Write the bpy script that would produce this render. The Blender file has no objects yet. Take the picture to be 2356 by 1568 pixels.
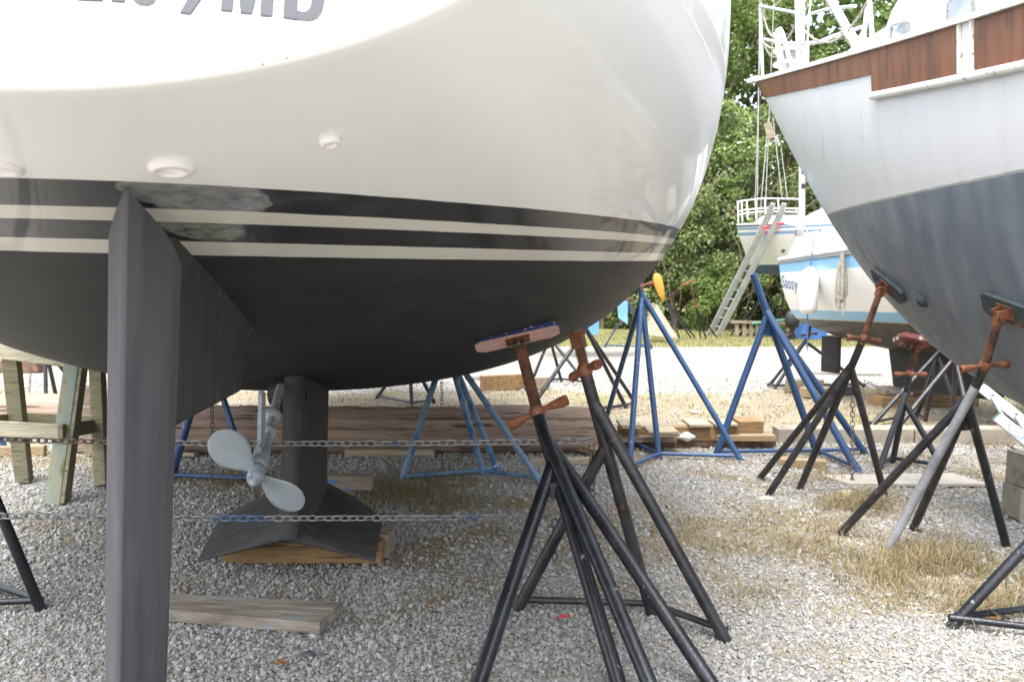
import bpy, math, random
import numpy as np
from mathutils import Vector, Matrix
from mathutils.bvhtree import BVHTree
random.seed(7); rng = np.random.default_rng(11)
scn = bpy.context.scene
col = scn.collection
R = math.radians
# ------------------------------------------------------------------ camera, light, exposure
EYE = 1.45
FPX, CXP, CYP, HOR = 2000., 1178., 784., 655.
PITCH = math.atan((CYP - HOR) / FPX)
cd = bpy.data.cameras.new("camera"); cam = bpy.data.objects.new("camera", cd); col.objects.link(cam)
cam.location = (0, 0, EYE); cam.rotation_euler = (R(90) - PITCH, 0, 0)
cd.sensor_width = 36; cd.lens = FPX / 2356 * 36; cd.clip_start = .05; cd.clip_end = 600
cd.dof.use_dof = True; cd.dof.focus_distance = 3.3; cd.dof.aperture_fstop = 6.3
scn.camera = cam
W = bpy.data.worlds.new("World"); scn.world = W; W.use_nodes = True
nt = W.node_tree; bg = nt.nodes["Background"]
sky = nt.nodes.new("ShaderNodeTexSky"); sky.sky_type = 'NISHITA'; sky.sun_disc = False
SUN_EL, SUN_AZ = 70, 205            # degrees; azimuth clockwise from +Y (the view direction)
sky.sun_elevation = R(SUN_EL); sky.sun_rotation = R(SUN_AZ)
sky.dust_density = 3.5; sky.air_density = 1.0; sky.ozone_density = 0.6; sky.altitude = 0
hsv = nt.nodes.new("ShaderNodeHueSaturation"); hsv.inputs["Saturation"].default_value = .38
nt.links.new(sky.outputs[0], hsv.inputs["Color"]); nt.links.new(hsv.outputs[0], bg.inputs[0])
bg.inputs[1].default_value = .15
sd = bpy.data.lights.new("sun", 'SUN'); sun = bpy.data.objects.new("sun", sd); col.objects.link(sun)
sd.energy = .95; sd.angle = R(28); sd.color = (1, .992, .98)
a, e = R(SUN_AZ), R(SUN_EL)
sdir = Vector((math.sin(a) * math.cos(e), math.cos(a) * math.cos(e), math.sin(e)))
sun.rotation_euler = sdir.to_track_quat('Z', 'Y').to_euler()
scn.view_settings.view_transform = 'Standard'; scn.view_settings.look = 'None'
scn.view_settings.gamma = 1; scn.view_settings.use_curve_mapping = False
scn.view_settings.exposure = 2.17
scn.render.engine = 'CYCLES'
scn.render.resolution_x = 1024; scn.render.resolution_y = 681
scn.cycles.max_bounces = 8

# ------------------------------------------------------------------ pixel -> place helpers
def ray(u, v):
    f = Vector((0, math.cos(PITCH), -math.sin(PITCH))); up = Vector((0, math.sin(PITCH), math.cos(PITCH)))
    return f + Vector((1, 0, 0)) * ((u - CXP) / FPX) + up * ((CYP - v) / FPX)
ORI = Vector((0, 0, EYE))
def P(u, v, y):
    d = ray(u, v); return ORI + d * (y / d.y)
def G(u, v, z=0.):
    d = ray(u, v); return ORI + d * ((z - EYE) / d.z)
def proj_np(x, y, z):
    c, s = math.cos(PITCH), math.sin(PITCH)
    f = y * c - (z - EYE) * s; uu = y * s + (z - EYE) * c; f = np.maximum(f, .05)
    return CXP + FPX * x / f, CYP - FPX * uu / f

# ------------------------------------------------------------------ materials
def lin(c): return tuple(c) + (1,) if len(c) == 3 else c
def mat(name, c1, c2=None, rough=.6, scale=8, bump=0, bscale=60, c3=None, scale3=30, t3=(.62, .68), metal=0, spec=.5, coat=0, stretch=(1, 1, 1), detail=6, lo=.35, hi=.65, island=0, coord='Object', dist=0):
    m = bpy.data.materials.new(name); m.use_nodes = True
    n = m.node_tree.nodes; l = m.node_tree.links; b = n["Principled BSDF"]
    b.inputs["Roughness"].default_value = rough; b.inputs["Metallic"].default_value = metal
    b.inputs["Specular IOR Level"].default_value = spec; b.inputs["Coat Weight"].default_value = coat
    b.inputs["Coat Roughness"].default_value = .05
    tc = n.new("ShaderNodeTexCoord"); mp = n.new("ShaderNodeMapping"); mp.inputs["Scale"].default_value = stretch
    l.new(tc.outputs[coord], mp.inputs[0])
    def noise(s, d=detail):
        q = n.new("ShaderNodeTexNoise"); q.inputs["Scale"].default_value = s; q.inputs["Detail"].default_value = d
        q.inputs["Distortion"].default_value = dist
        l.new(mp.outputs[0], q.inputs["Vector"]); return q
    def ramp(src, p0, p1):
        q = n.new("ShaderNodeMapRange"); q.inputs[1].default_value = p0; q.inputs[2].default_value = p1
        l.new(src, q.inputs[0]); return q
    def mix(f, a, bb, blend='MIX'):
        q = n.new("ShaderNodeMix"); q.data_type = 'RGBA'; q.blend_type = blend
        for s, val in ((q.inputs[0], f), (q.inputs[6], a), (q.inputs[7], bb)):
            if isinstance(val, (tuple, float, int)): s.default_value = val
            else: l.new(val, s)
        return q.outputs[2]
    out = None
    if c2 is not None:
        out = mix(ramp(noise(scale).outputs[0], lo, hi).outputs[0], lin(c1), lin(c2))
    else: out = lin(c1)
    if c3 is not None:
        out = mix(ramp(noise(scale3, 8).outputs[0], *t3).outputs[0], out, lin(c3))
    if island:
        g = n.new("ShaderNodeNewGeometry"); mr = n.new("ShaderNodeMapRange")
        mr.inputs[3].default_value = 1 - island; mr.inputs[4].default_value = 1 + island
        l.new(g.outputs["Random Per Island"], mr.inputs[0])
        h = n.new("ShaderNodeHueSaturation"); l.new(mr.outputs[0], h.inputs["Value"])
        if isinstance(out, tuple): h.inputs["Color"].default_value = out
        else: l.new(out, h.inputs["Color"])
        out = h.outputs[0]
    if isinstance(out, tuple): b.inputs["Base Color"].default_value = out
    else: l.new(out, b.inputs["Base Color"])
    if bump:
        bn = n.new("ShaderNodeBump"); bn.inputs["Strength"].default_value = bump; bn.inputs["Distance"].default_value = .01
        l.new(noise(bscale).outputs[0], bn.inputs["Height"]); l.new(bn.outputs[0], b.inputs["Normal"])
    return m
M = {}
M['black'] = mat('black_paint', (.007, .008, .011), (.020, .023, .030), .33, 11, .2, 90, (.20, .21, .24), 30, (.665, .72), stretch=(1, 1, .45))
M['black_old'] = mat('scuffed_black_paint', (.014, .014, .017), (.042, .041, .046), .38, 10, .2, 80, (.11, .055, .035), 25, (.60, .70))
M['black_silver'] = mat('worn_silver_paint', (.35, .36, .38), (.12, .12, .14), .4, 6, .1, 80)
M['blue'] = mat('blue_paint', (.028, .075, .175), (.042, .10, .22), .4, 6, .1, 60, (.16, .26, .40), 22, (.62, .75))
M['blue_dark'] = mat('dark_blue_paint', (.018, .050, .13), (.026, .068, .165), .4, 6, .1, 60)
M['blue_faded'] = mat('faded_blue_paint', (.10, .20, .33), (.17, .27, .39), .55, 8, .15, 60, (.05, .13, .27), 9, (.55, .62))
M['rust'] = mat('rust', (.12, .042, .019), (.22, .088, .036), .8, 26, .5, 120, (.07, .03, .02), 14, (.55, .68))
M['rust_dark'] = mat('dark_rust', (.10, .038, .022), (.19, .085, .045), .85, 30, .5, 120, (.05, .03, .022), 14, (.5, .65))
M['rust_orange'] = mat('orange_rust', (.20, .066, .03), (.30, .125, .06), .7, 20, .3, 120, (.14, .05, .03), 12, (.58, .7))
M['pad_pink'] = mat('pink_pad_paint', (.62, .37, .34), (.70, .47, .44), .75, 9, .2, 50, (.30, .12, .10), 22, (.63, .7), stretch=(1, 3, 1))
M['pad_blue'] = mat('blue_pad_carpet', (.015, .03, .09), (.03, .06, .16), .9, 30, .4, 120, (.6, .37, .34), 30, (.58, .64))
M['pad_dark'] = mat('dark_pad_wood', (.03, .045, .05), (.06, .075, .08), .8, 12, .2, 60, (.16, .10, .05), 9, (.58, .66))
M['pad_red'] = mat('peeling_red_pad', (.14, .035, .03), (.22, .07, .055), .8, 12, .2, 60, (.5, .5, .5), 18, (.58, .64))
M['galv'] = mat('galvanised_steel', (.20, .20, .20), (.33, .33, .33), .55, 30, .2, 90, (.16, .10, .07), 30, (.62, .7), metal=.3)
M['chain_blue'] = mat('blue_chain_paint', (.06, .12, .21), (.12, .19, .29), .6, 30, .2, 90)
M['chain_rust'] = mat('rusty_chain', (.10, .075, .06), (.17, .13, .11), .8, 30, .3, 90)
M['alu'] = mat('aluminium', (.33, .34, .36), (.42, .43, .45), .45, 5, .03, 60, metal=.35)
M['white'] = mat('white_gelcoat', (.78, .79, .79), (.74, .75, .75), .22, 3, 0, 60, coat=.4)
M['white_dirty'] = mat('weathered_white_paint', (.72, .72, .69), (.62, .61, .56), .5, 6, .1, 40, (.33, .30, .22), 26, (.60, .68))
M['flange'] = mat('white_plastic', (.82, .82, .84), (.78, .78, .8), .3, 5, coat=.3)
M['hole'] = mat('shaded_bore_plastic', (.22, .21, .18), (.14, .13, .11), .6, 20)  # hole's inner shade put into the colour of the shallow bore disc
M['dark'] = mat('dark_hollow', (.01, .01, .01), None, .9)
M['prop'] = mat('light_grey_prop_paint', (.25, .285, .305), (.30, .335, .355), .5, 10, .04, 60)
M['prop_hub'] = mat('grey_prop_paint', (.26, .29, .31), (.34, .38, .40), .5, 20, .1, 60, (.13, .15, .16), 25, (.58, .66))
M['rudder'] = mat('bluish_grey_antifouling', (.058, .057, .067), (.088, .086, .098), .75, 5, .15, 50, (.105, .105, .115), 9, (.56, .78), stretch=(3.0, 3.0, .3))
M['keel'] = mat('charcoal_antifouling', (.034, .032, .031), (.052, .049, .048), .8, 6, .15, 40, (.08, .075, .072), 10, (.55, .75), stretch=(2, 2, .6))
M['deckgrey'] = mat('deck', (.6, .6, .58), (.5, .5, .48), .6, 6)
M['glass'] = mat('window_pane', (.12, .15, .18), (.30, .33, .36), .1, 3, coat=1)
M['lettergrey'] = mat('blue_grey_vinyl', (.036, .040, .052), (.042, .046, .058), .6, 6)
M['letterblue'] = mat('blue_vinyl', (.06, .14, .38), None, .4)
M['rope'] = mat('rope', (.24, .225, .18), (.36, .34, .28), .9, 40, .3, 120)
M['rope_blue'] = mat('blue_rope', (.05, .13, .36), (.08, .18, .42), .9, 40)
M['rope_red'] = mat('red_rope', (.5, .04, .05), (.6, .08, .08), .9, 40)
M['steel'] = mat('stainless_tube', (.68, .68, .68), (.55, .56, .57), .25, 5, metal=.6)
M['whitepipe'] = mat('white_tube', (.75, .75, .76), (.66, .66, .67), .4, 6)
M['wire'] = mat('rigging_wire', (.30, .31, .29), (.42, .42, .40), .5, 10, metal=.3)
def wood(name, c1, c2, c3, st=(1, 14, 14), **k):
    return mat(name, c1, c2, .85, 2.2, .5, 9, c3, 5, (.56, .66), stretch=st, dist=.6, **k)
M['wood_teak'] = mat('varnished_teak', (.135, .052, .024), (.205, .085, .038), .5, 5, .2, 30, (.045, .028, .018), 3.2, (.56, .72), stretch=(3, 3, .45), dist=.4)
M['wood_grey'] = wood('weathered_timber', (.20, .155, .11), (.32, .26, .19), (.10, .075, .05))
M['wood_tan'] = wood('tan_timber', (.27, .19, .105), (.36, .27, .16), (.15, .10, .06))
M['wood_block'] = wood('brown_keel_timber', (.20, .12, .055), (.32, .20, .09), (.10, .06, .03))
M['wood_pale'] = wood('pale_planks', (.34, .285, .19), (.43, .37, .26), (.22, .17, .10))
M['wood_green'] = wood('mossy_treated_timber', (.17, .155, .095), (.25, .225, .145), (.10, .10, .055))
M['wood_greenpale'] = wood('pale_mossy_timber', (.32, .29, .21), (.42, .385, .28), (.18, .185, .11))
M['wood_bluegreen'] = mat('bluish_mossy_timber', (.17, .23, .22), (.27, .26, .17), .85, 2.5, .4, 20, (.12, .14, .05), 7, (.56, .66), stretch=(3, 1, 1))
M['wood_blue'] = mat('timber_with_blue_paint', (.26, .20, .14), (.37, .31, .23), .85, 4, .5, 20, (.07, .20, .42), 6, (.56, .60), stretch=(1.2, 3, 3))
M['wood_plank'] = mat('grey_plank_with_blue_paint', (.17, .135, .10), (.31, .275, .225), .85, 3, .8, 16, (.16, .27, .42), 7, (.635, .67), stretch=(1, 6, 6), dist=.3)
M['wood_log'] = mat('weathered_log', (.22, .155, .115), (.36, .265, .20), .9, 1.3, .45, 4, (.08, .055, .042), 1.9, (.59, .64), stretch=(.7, 18, 18), dist=.5)
M['wood_end'] = mat('rotten_log_end', (.09, .05, .035), (.2, .12, .08), .9, 12, 1, 30)
M['concrete'] = mat('concrete', (.27, .24, .19), (.34, .305, .245), .9, 6, .4, 40, (.17, .14, .10), 7, (.55, .7))
M['stone_tan'] = mat('tan_stone', (.42, .34, .22), (.5, .42, .29), .9, 9, .3, 40)
M['tarp'] = mat('blue_tarp', (.03, .10, .30), (.05, .14, .36), .5, 5)
M['skyblue'] = mat('sky_blue_paint', (.16, .37, .60), (.20, .42, .65), .45, 5)
M['white_rag'] = mat('white_rag', (.75, .76, .76), (.6, .62, .64), .9, 14, .4, 40)
M['yellow'] = mat('yellow_paint', (.45, .26, .04), (.36, .19, .025), .6, 12, .2, 40)
M['black_rubber'] = mat('black_plastic', (.015, .015, .016), None, .5)
M['trunk'] = mat('bark', (.10, .075, .05), (.17, .13, .09), .9, 8, .5, 30, stretch=(3, 3, .5))
M['vine'] = mat('bare_vine', (.13, .10, .07), (.21, .17, .12), .9, 8)
M['leafbrown'] = mat('dead_leaf', (.22, .09, .03), (.3, .14, .05), .8, 8)

# ------------------------------------------------------------------ mesh building
class MB:
    def __init__(s): s.v = []; s.f = []; s.mi = []; s.sm = []
    def add(s, vs, fs, mi=0, smooth=False):
        o = len(s.v); s.v += [tuple(q) for q in vs]; s.f += [tuple(i + o for i in f) for f in fs]
        s.mi += [mi] * len(fs); s.sm += [smooth] * len(fs)
    def tube(s, pts, r, n=10, mi=0, cap=True):
        pts = [Vector(p) for p in pts]; rs = r if isinstance(r, (list, tuple)) else [r] * len(pts)
        t0 = (pts[1] - pts[0]).normalized()
        ref = Vector((0, 0, 1)) if abs(t0.z) < .9 else Vector((1, 0, 0))
        nx = t0.cross(ref).normalized(); vs = []
        for i, p in enumerate(pts):
            t = (pts[min(i + 1, len(pts) - 1)] - pts[max(i - 1, 0)]).normalized()
            nx = (nx - t * nx.dot(t)).normalized(); ny = t.cross(nx)
            for k in range(n):
                a = 2 * math.pi * k / n; vs.append(p + (nx * math.cos(a) + ny * math.sin(a)) * rs[i])
        fs = [(i * n + k, i * n + (k + 1) % n, (i + 1) * n + (k + 1) % n, (i + 1) * n + k) for i in range(len(pts) - 1) for k in range(n)]
        s.add(vs, fs, mi, True)
        if cap: s.add(vs[:n], [tuple(range(n))[::-1]], mi); s.add(vs[-n:], [tuple(range(n))], mi)
    def beam(s, p0, p1, w, h, up=(0, 0, 1), mi=0, jit=0):
        p0, p1 = Vector(p0), Vector(p1); t = (p1 - p0).normalized(); up = Vector(up)
        sd_ = t.cross(up).normalized(); u2 = sd_.cross(t); vs = []
        for p in (p0, p1):
            for a, b in ((-1, -1), (1, -1), (1, 1), (-1, 1)):
                vs.append(p + sd_ * a * w / 2 + u2 * b * h / 2 + Vector([random.uniform(-jit, jit) for _ in range(3)]))
        s.add(vs, [(3, 2, 1, 0), (4, 5, 6, 7), (0, 1, 5, 4), (1, 2, 6, 5), (2, 3, 7, 6), (3, 0, 4, 7)], mi)
    def box(s, c, size, rz=0, mi=0, jit=0):
        c = Vector(c); d = Vector((math.cos(rz), math.sin(rz), 0)) * size[0] / 2
        s.beam(c - d, c + d, size[1], size[2], mi=mi, jit=jit)
    def lathe(s, o, ax, prof, n=16, mi=0, xdir=None, flat=1.):
        o = Vector(o); ax = Vector(ax).normalized()
        ref = Vector(xdir) if xdir is not None else (Vector((0, 0, 1)) if abs(ax.z) < .9 else Vector((1, 0, 0)))
        nx = (ref - ax * ref.dot(ax)).normalized(); ny = ax.cross(nx); vs = []
        for (r, h) in prof:
            for k in range(n):
                a = 2 * math.pi * k / n; vs.append(o + ax * h + (nx * math.cos(a) + ny * math.sin(a) * flat) * r)
        m = len(prof)
        s.add(vs, [(i * n + k, i * n + (k + 1) % n, (i + 1) * n + (k + 1) % n, (i + 1) * n + k) for i in range(m - 1) for k in range(n)], mi, True)
    def grid(s, pts, mi=0, smooth=True, close=False):
        nr, nc = len(pts), len(pts[0]); vs = [p for r_ in pts for p in r_]
        fs = [(i * nc + j, i * nc + (j + 1) % nc, (i + 1) * nc + (j + 1) % nc, (i + 1) * nc + j) for i in range(nr - 1) for j in range(nc if close else nc - 1)]
        s.add(vs, fs, mi, smooth)
    def build(s, name, mats, parent=None, loc=None, bevel=0):
        me = bpy.data.meshes.new(name)
        o_ = Vector(loc) if loc is not None else (WP(parent) if parent else Vector((0, 0, 0)))
        me.from_pydata([(v[0] - o_.x, v[1] - o_.y, v[2] - o_.z) for v in s.v], [], s.f)
        for m in (mats if isinstance(mats, (list, tuple)) else [mats]): me.materials.append(m)
        me.polygons.foreach_set("material_index", s.mi); me.polygons.foreach_set("use_smooth", s.sm)
        me.update()
        o = bpy.data.objects.new(name, me); col.objects.link(o)
        if parent: o.parent = parent; o.location = o_ - WP(parent)
        else: o.location = o_
        if bevel:
            b = o.modifiers.new("bevel", 'BEVEL'); b.width = bevel; b.segments = 2; b.limit_method = 'ANGLE'
        return o
def WP(o):
    v = Vector(o.location)
    while o.parent: o = o.parent; v = v + o.location
    return v
def tag(o, label=None, cat=None, group=None, kind=None):
    if label: o["label"] = label
    if cat: o["category"] = cat
    if group: o["group"] = group
    if kind: o["kind"] = kind
    return o
def thing(name, loc, label, cat, group=None):
    o = bpy.data.objects.new(name, None); o.empty_display_size = .1; col.objects.link(o); o.location = loc
    return tag(o, label, cat, group)
def from_np(name, V, F, m, k=3, kind=None, smooth=False, attrs=None, parent=None):
    me = bpy.data.meshes.new(name); nv, nf = len(V), len(F)
    me.vertices.add(nv); me.vertices.foreach_set("co", np.asarray(V, np.float32).ravel())
    me.loops.add(nf * k); me.loops.foreach_set("vertex_index", np.asarray(F, np.int32).ravel())
    me.polygons.add(nf); me.polygons.foreach_set("loop_start", np.arange(nf, dtype=np.int32) * k)
    me.polygons.foreach_set("use_smooth", np.full(nf, smooth, bool))
    if attrs:
        for an, av in attrs.items():
            at = me.attributes.new(an, 'FLOAT_COLOR', 'POINT'); at.data.foreach_set("color", np.asarray(av, np.float32).ravel())
    me.update(calc_edges=True); me.validate()
    for q in (m if isinstance(m, (list, tuple)) else [m]): me.materials.append(q)
    o = bpy.data.objects.new(name, me); col.objects.link(o)
    if kind: o["kind"] = kind
    if parent: o.parent = parent
    return o

# ------------------------------------------------------------------ ground
def nz(x, y, s, seed=0):
    return (np.sin(x * s * 1.3 + seed + 1.7 * np.sin(y * s * .9 + seed * 2)) + np.sin(y * s * 1.1 + seed * 3 + 1.3 * np.sin(x * s * .7 + seed))
            + .6 * np.sin((x + y) * s * 2.3 + seed) * np.sin((x - y) * s * 1.9 + seed * 1.7)) / 2.6
STRAW = [(930, 1140, 230, 50, 1.), (560, 1120, 190, 38, .8), (1250, 1150, 260, 45, .75), (1450, 1330, 160, 60, .6), (1700, 1225, 420, 55, 1.05), (2150, 1330, 260, 95, 1.15), (1990, 1150, 170, 34, .9),
         (120, 1062, 230, 24, .8), (1330, 1400, 170, 40, .45), (1080, 1330, 200, 60, .35), (1900, 1390, 200, 40, .7), (100, 1200, 170, 26, .45), (700, 970, 900, 30, .4), (1700, 1090, 260, 20, .6)]
def masks(x, y):
    u, v = proj_np(x, y, 0 * x)
    inr = (y > .8)
    s = np.zeros_like(x)
    for (cu, cv, ru, rv, w) in STRAW:
        d = ((u - cu) / ru) ** 2 + ((v - cv) / rv) ** 2
        s = np.maximum(s, w * np.exp(-d * .9))
    s = np.where(inr, s, .35)
    s = np.maximum(s, .46 * np.clip((y - 2.5) / 1.6, 0, 1) * np.clip((x + .9) / .8 + .45, .45, 1))
    s = s + .33 * nz(x, y, 2.2, 3) * .8 + .24 * nz(x, y, 7, 5)
    mid = np.clip((y - 7.6) / .8, 0, 1) * np.clip((12.6 - y + .9 * nz(x, y, 1.1, 2)) / 1.2, 0, 1)
    s = np.maximum(s, mid * (.85 + .45 * nz(x, y, 2.5, 8)))
    edge = .35 * nz(x, y, .8, 1)
    road = np.clip((y - 11.9 + edge * 2) / .9, 0, 1) * np.clip((20.4 + edge - y) / .5, 0, 1)
    s = s * (1 - road)
    green = np.clip((y - 20.2 - edge) / .5, 0, 1)
    g2 = mid * np.clip(.25 + .8 * nz(x, y, 1.7, 12), 0, 1) * .7
    d = ((u - 2150) / 260) ** 2 + ((v - 1300) / 90) ** 2
    g2 = np.maximum(g2, .35 * np.exp(-d) * (y > 1))
    return np.clip(s, 0, 1), np.clip(np.maximum(green, g2), 0, 1), road
def hgt(x, y):
    return .012 * nz(x, y, 1.3, 4) + .006 * nz(x, y, 5, 9) - .01
def axis_pts(a, b, st, out_lo, out_hi, gr=1.13):
    p = list(np.arange(a, b, st)); s = st; q = p[-1]; hi = []
    while q < out_hi: s *= gr; q += s; hi.append(q)
    s = st; q = p[0]; lo = []
    while q > out_lo: s *= gr; q -= s; lo.append(q)
    return np.array(lo[::-1] + p + hi)
gx = axis_pts(-4.5, 6.5, .06, -260, 260); gy = axis_pts(1, 13, .06, -160, 330, 1.1)
XX, YY = np.meshgrid(gx, gy); ZZ = hgt(XX, YY)
ms = masks(XX, YY)
V = np.stack([XX, YY, ZZ], -1).reshape(-1, 3)
nyg, nxg = XX.shape; idx = np.arange(nyg * nxg).reshape(nyg, nxg)
F = np.stack([idx[:-1, :-1], idx[:-1, 1:], idx[1:, 1:], idx[1:, :-1]], -1).reshape(-1, 4)
att = np.stack([ms[0], ms[1], ms[2], np.ones_like(ms[0])], -1).reshape(-1, 4)
gm = bpy.data.materials.new("gravel_ground"); gm.use_nodes = True
n = gm.node_tree.nodes; l = gm.node_tree.links; b = n["Principled BSDF"]; b.inputs["Roughness"].default_value = .95
b.inputs["Specular IOR Level"].default_value = .2
def N(t, **k):
    q = n.new(t)
    for a_, v_ in k.items(): setattr(q, a_, v_)
    return q
def MX(f, a_, b_, blend='MIX'):
    q = n.new("ShaderNodeMix"); q.data_type = 'RGBA'; q.blend_type = blend
    for s_, val in ((q.inputs[0], f), (q.inputs[6], a_), (q.inputs[7], b_)):
        if isinstance(val, (tuple, float, int)): s_.default_value = val
        else: l.new(val, s_)
    return q.outputs[2]
def RMP(src, stops):
    q = n.new("ShaderNodeValToRGB"); el = q.color_ramp.elements
    while len(el) < len(stops): el.new(.5)
    for e_, (p_, c_) in zip(el, stops): e_.position = p_; e_.color = lin(c_)
    l.new(src, q.inputs[0]); return q.outputs[0]
tc = N("ShaderNodeTexCoord"); at = N("ShaderNodeAttribute", attribute_name="cover"); sp = N("ShaderNodeSeparateColor"); l.new(at.outputs["Color"], sp.inputs[0])
vo = N("ShaderNodeTexVoronoi"); vo.inputs["Scale"].default_value = 38; l.new(tc.outputs["Object"], vo.inputs["Vector"])
vs_ = N("ShaderNodeSeparateColor"); l.new(vo.outputs["Color"], vs_.inputs[0])
grav = RMP(vs_.outputs[0], [(0, (.15, .147, .14)), (.3, (.25, .246, .232)), (.6, (.33, .325, .305)), (.85, (.40, .395, .375)), (1, (.34, .305, .245))])
nb = N("ShaderNodeTexNoise"); nb.inputs["Scale"].default_value = 1.2; nb.inputs["Detail"].default_value = 8; l.new(tc.outputs["Object"], nb.inputs["Vector"])
nf_ = N("ShaderNodeTexNoise"); nf_.inputs["Scale"].default_value = 60; nf_.inputs["Detail"].default_value = 8; l.new(tc.outputs["Object"], nf_.inputs["Vector"])
grav = MX(RMP(nb.outputs[0], [(.35, (.1, .1, .1)), (.7, (.7, .7, .7))]), grav, (.29, .25, .185, 1))
straw = RMP(nf_.outputs[0], [(.3, (.17, .14, .092)), (.5, (.27, .228, .155)), (.7, (.36, .315, .23))])
greenc = RMP(nf_.outputs[0], [(.3, (.10, .11, .035)), (.5, (.21, .21, .08)), (.72, (.36, .33, .15))])
roadc = RMP(vs_.outputs[0], [(0, (.17, .155, .13)), (.4, (.29, .265, .225)), (1, (.38, .35, .30))])
def sharpen(src, lo, hi):
    ad = N("ShaderNodeMath", operation='ADD'); l.new(src, ad.inputs[0])
    m2 = N("ShaderNodeMath", operation='MULTIPLY_ADD'); l.new(nf_.outputs[0], m2.inputs[0]); m2.inputs[1].default_value = .7; m2.inputs[2].default_value = -.35
    l.new(m2.outputs[0], ad.inputs[1])
    q = N("ShaderNodeMapRange"); q.inputs[1].default_value = lo; q.inputs[2].default_value = hi; l.new(ad.outputs[0], q.inputs[0]); return q.outputs[0]
c = MX(sharpen(sp.outputs[0], .3, .62), grav, straw)
c = MX(sharpen(sp.outputs[2], .3, .65), c, roadc)
c = MX(sharpen(sp.outputs[1], .35, .65), c, greenc)
l.new(c, b.inputs["Base Color"])
bp = N("ShaderNodeBump"); bp.inputs["Strength"].default_value = .9; bp.inputs["Distance"].default_value = .012
inv = N("ShaderNodeMath", operation='MULTIPLY_ADD'); l.new(vo.outputs["Distance"], inv.inputs[0]); inv.inputs[1].default_value = -1.3; l.new(nf_.outputs[0], inv.inputs[2])
l.new(inv.outputs[0], bp.inputs["Height"]); l.new(bp.outputs[0], b.inputs["Normal"])
gr = from_np("ground", V, F, gm, 4, "structure", True, {"cover": att})

# gravel stones lying on the ground
def ico():
    t = (1 + 5 ** .5) / 2
    v = np.array([(-1, t, 0), (1, t, 0), (-1, -t, 0), (1, -t, 0), (0, -1, t), (0, 1, t), (0, -1, -t), (0, 1, -t), (t, 0, -1), (t, 0, 1), (-t, 0, -1), (-t, 0, 1)], float)
    f = np.array([(0, 11, 5), (0, 5, 1), (0, 1, 7), (0, 7, 10), (0, 10, 11), (1, 5, 9), (5, 11, 4), (11, 10, 2), (10, 7, 6), (7, 1, 8), (3, 9, 4), (3, 4, 2), (3, 2, 6), (3, 6, 8), (3, 8, 9), (4, 9, 5), (2, 4, 11), (6, 2, 10), (8, 6, 7), (9, 8, 1)])
    return v / np.linalg.norm(v[0]), f
def octa():
    v = np.array([(1, 0, 0), (-1, 0, 0), (0, 1, 0), (0, -1, 0), (0, 0, 1), (0, 0, -1)], float)
    f = np.array([(0, 2, 4), (2, 1, 4), (1, 3, 4), (3, 0, 4), (2, 0, 5), (1, 2, 5), (3, 1, 5), (0, 3, 5)]); return v, f
def scatter_wedge(n_, y0, y1, k=.78):
    y = np.sqrt(rng.uniform(y0 ** 2, y1 ** 2, n_)); x = rng.uniform(-k, k, n_) * y
    return x, y
def stones(name, n_, y0, y1, size, base, keep=.62):
    x, y = scatter_wedge(n_, y0, y1); s, g, r = masks(x, y)
    dens = np.clip(1.3 - 1.15 * s, .22, 1) * (1 - .6 * g)
    ok = rng.uniform(0, 1, n_) < dens; x, y = x[ok], y[ok]; m = len(x)
    v0, f0 = base; nv = len(v0)
    sc = size * np.clip(rng.lognormal(-.05, .38, m), .45, 2.1)
    A = rng.normal(size=(m, 3, 3)); Q, _ = np.linalg.qr(A)
    asp = np.stack([rng.uniform(.8, 1.25, m), rng.uniform(.6, 1.0, m), rng.uniform(.45, .8, m)], -1)
    vv = v0[None] * (1 + rng.uniform(-.22, .22, (m, nv, 1))) * asp[:, None, :]
    vv = np.einsum('mij,mnj->mni', Q, vv) * sc[:, None, None] / 2
    z = hgt(x, y) + sc * .18
    vv += np.stack([x, y, z], -1)[:, None, :]
    F_ = f0[None] + (np.arange(m) * nv)[:, None, None]
    o = from_np(name, vv.reshape(-1, 3), F_.reshape(-1, 3), M['stones'], 3, "stuff"); return o
sm_ = bpy.data.materials.new("gravel_stones"); sm_.use_nodes = True
n = sm_.node_tree.nodes; l = sm_.node_tree.links; b = n["Principled BSDF"]; b.inputs["Roughness"].default_value = .85; b.inputs["Specular IOR Level"].default_value = .3
ge = N("ShaderNodeNewGeometry")
cr = RMP(ge.outputs["Random Per Island"], [(0, (.15, .149, .143)), (.1, (.23, .228, .218)), (.3, (.31, .306, .29)), (.5, (.375, .37, .352)), (.75, (.425, .42, .40)), (.9, (.36, .31, .235)), (1, (.52, .515, .50))])
tc = N("ShaderNodeTexCoord"); nn = N("ShaderNodeTexNoise"); nn.inputs["Scale"].default_value = 120; l.new(tc.outputs["Object"], nn.inputs["Vector"])
l.new(MX(.35, cr, RMP(nn.outputs[0], [(.3, (.24, .238, .232)), (.7, (.44, .438, .43))])), b.inputs["Base Color"])
M['stones'] = sm_
tag(stones("gravel", 20000, 1.55, 2.6, .0155, ico()), "loose grey and cream crushed gravel in the foreground", "gravel")
tag(stones("gravel", 52000, 2.6, 4.4, .0165, octa()), "finer-looking crushed gravel around the feet of the near stands and under the keel", "gravel")
tag(stones("gravel", 90000, 4.4, 8.2, .021, octa()), "crushed gravel around the blocks and stands in the middle distance", "gravel")
tag(stones("gravel", 16000, 8.2, 13.5, .030, octa()), "scattered gravel beyond the fallen log, up to the pale track", "gravel")

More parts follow.
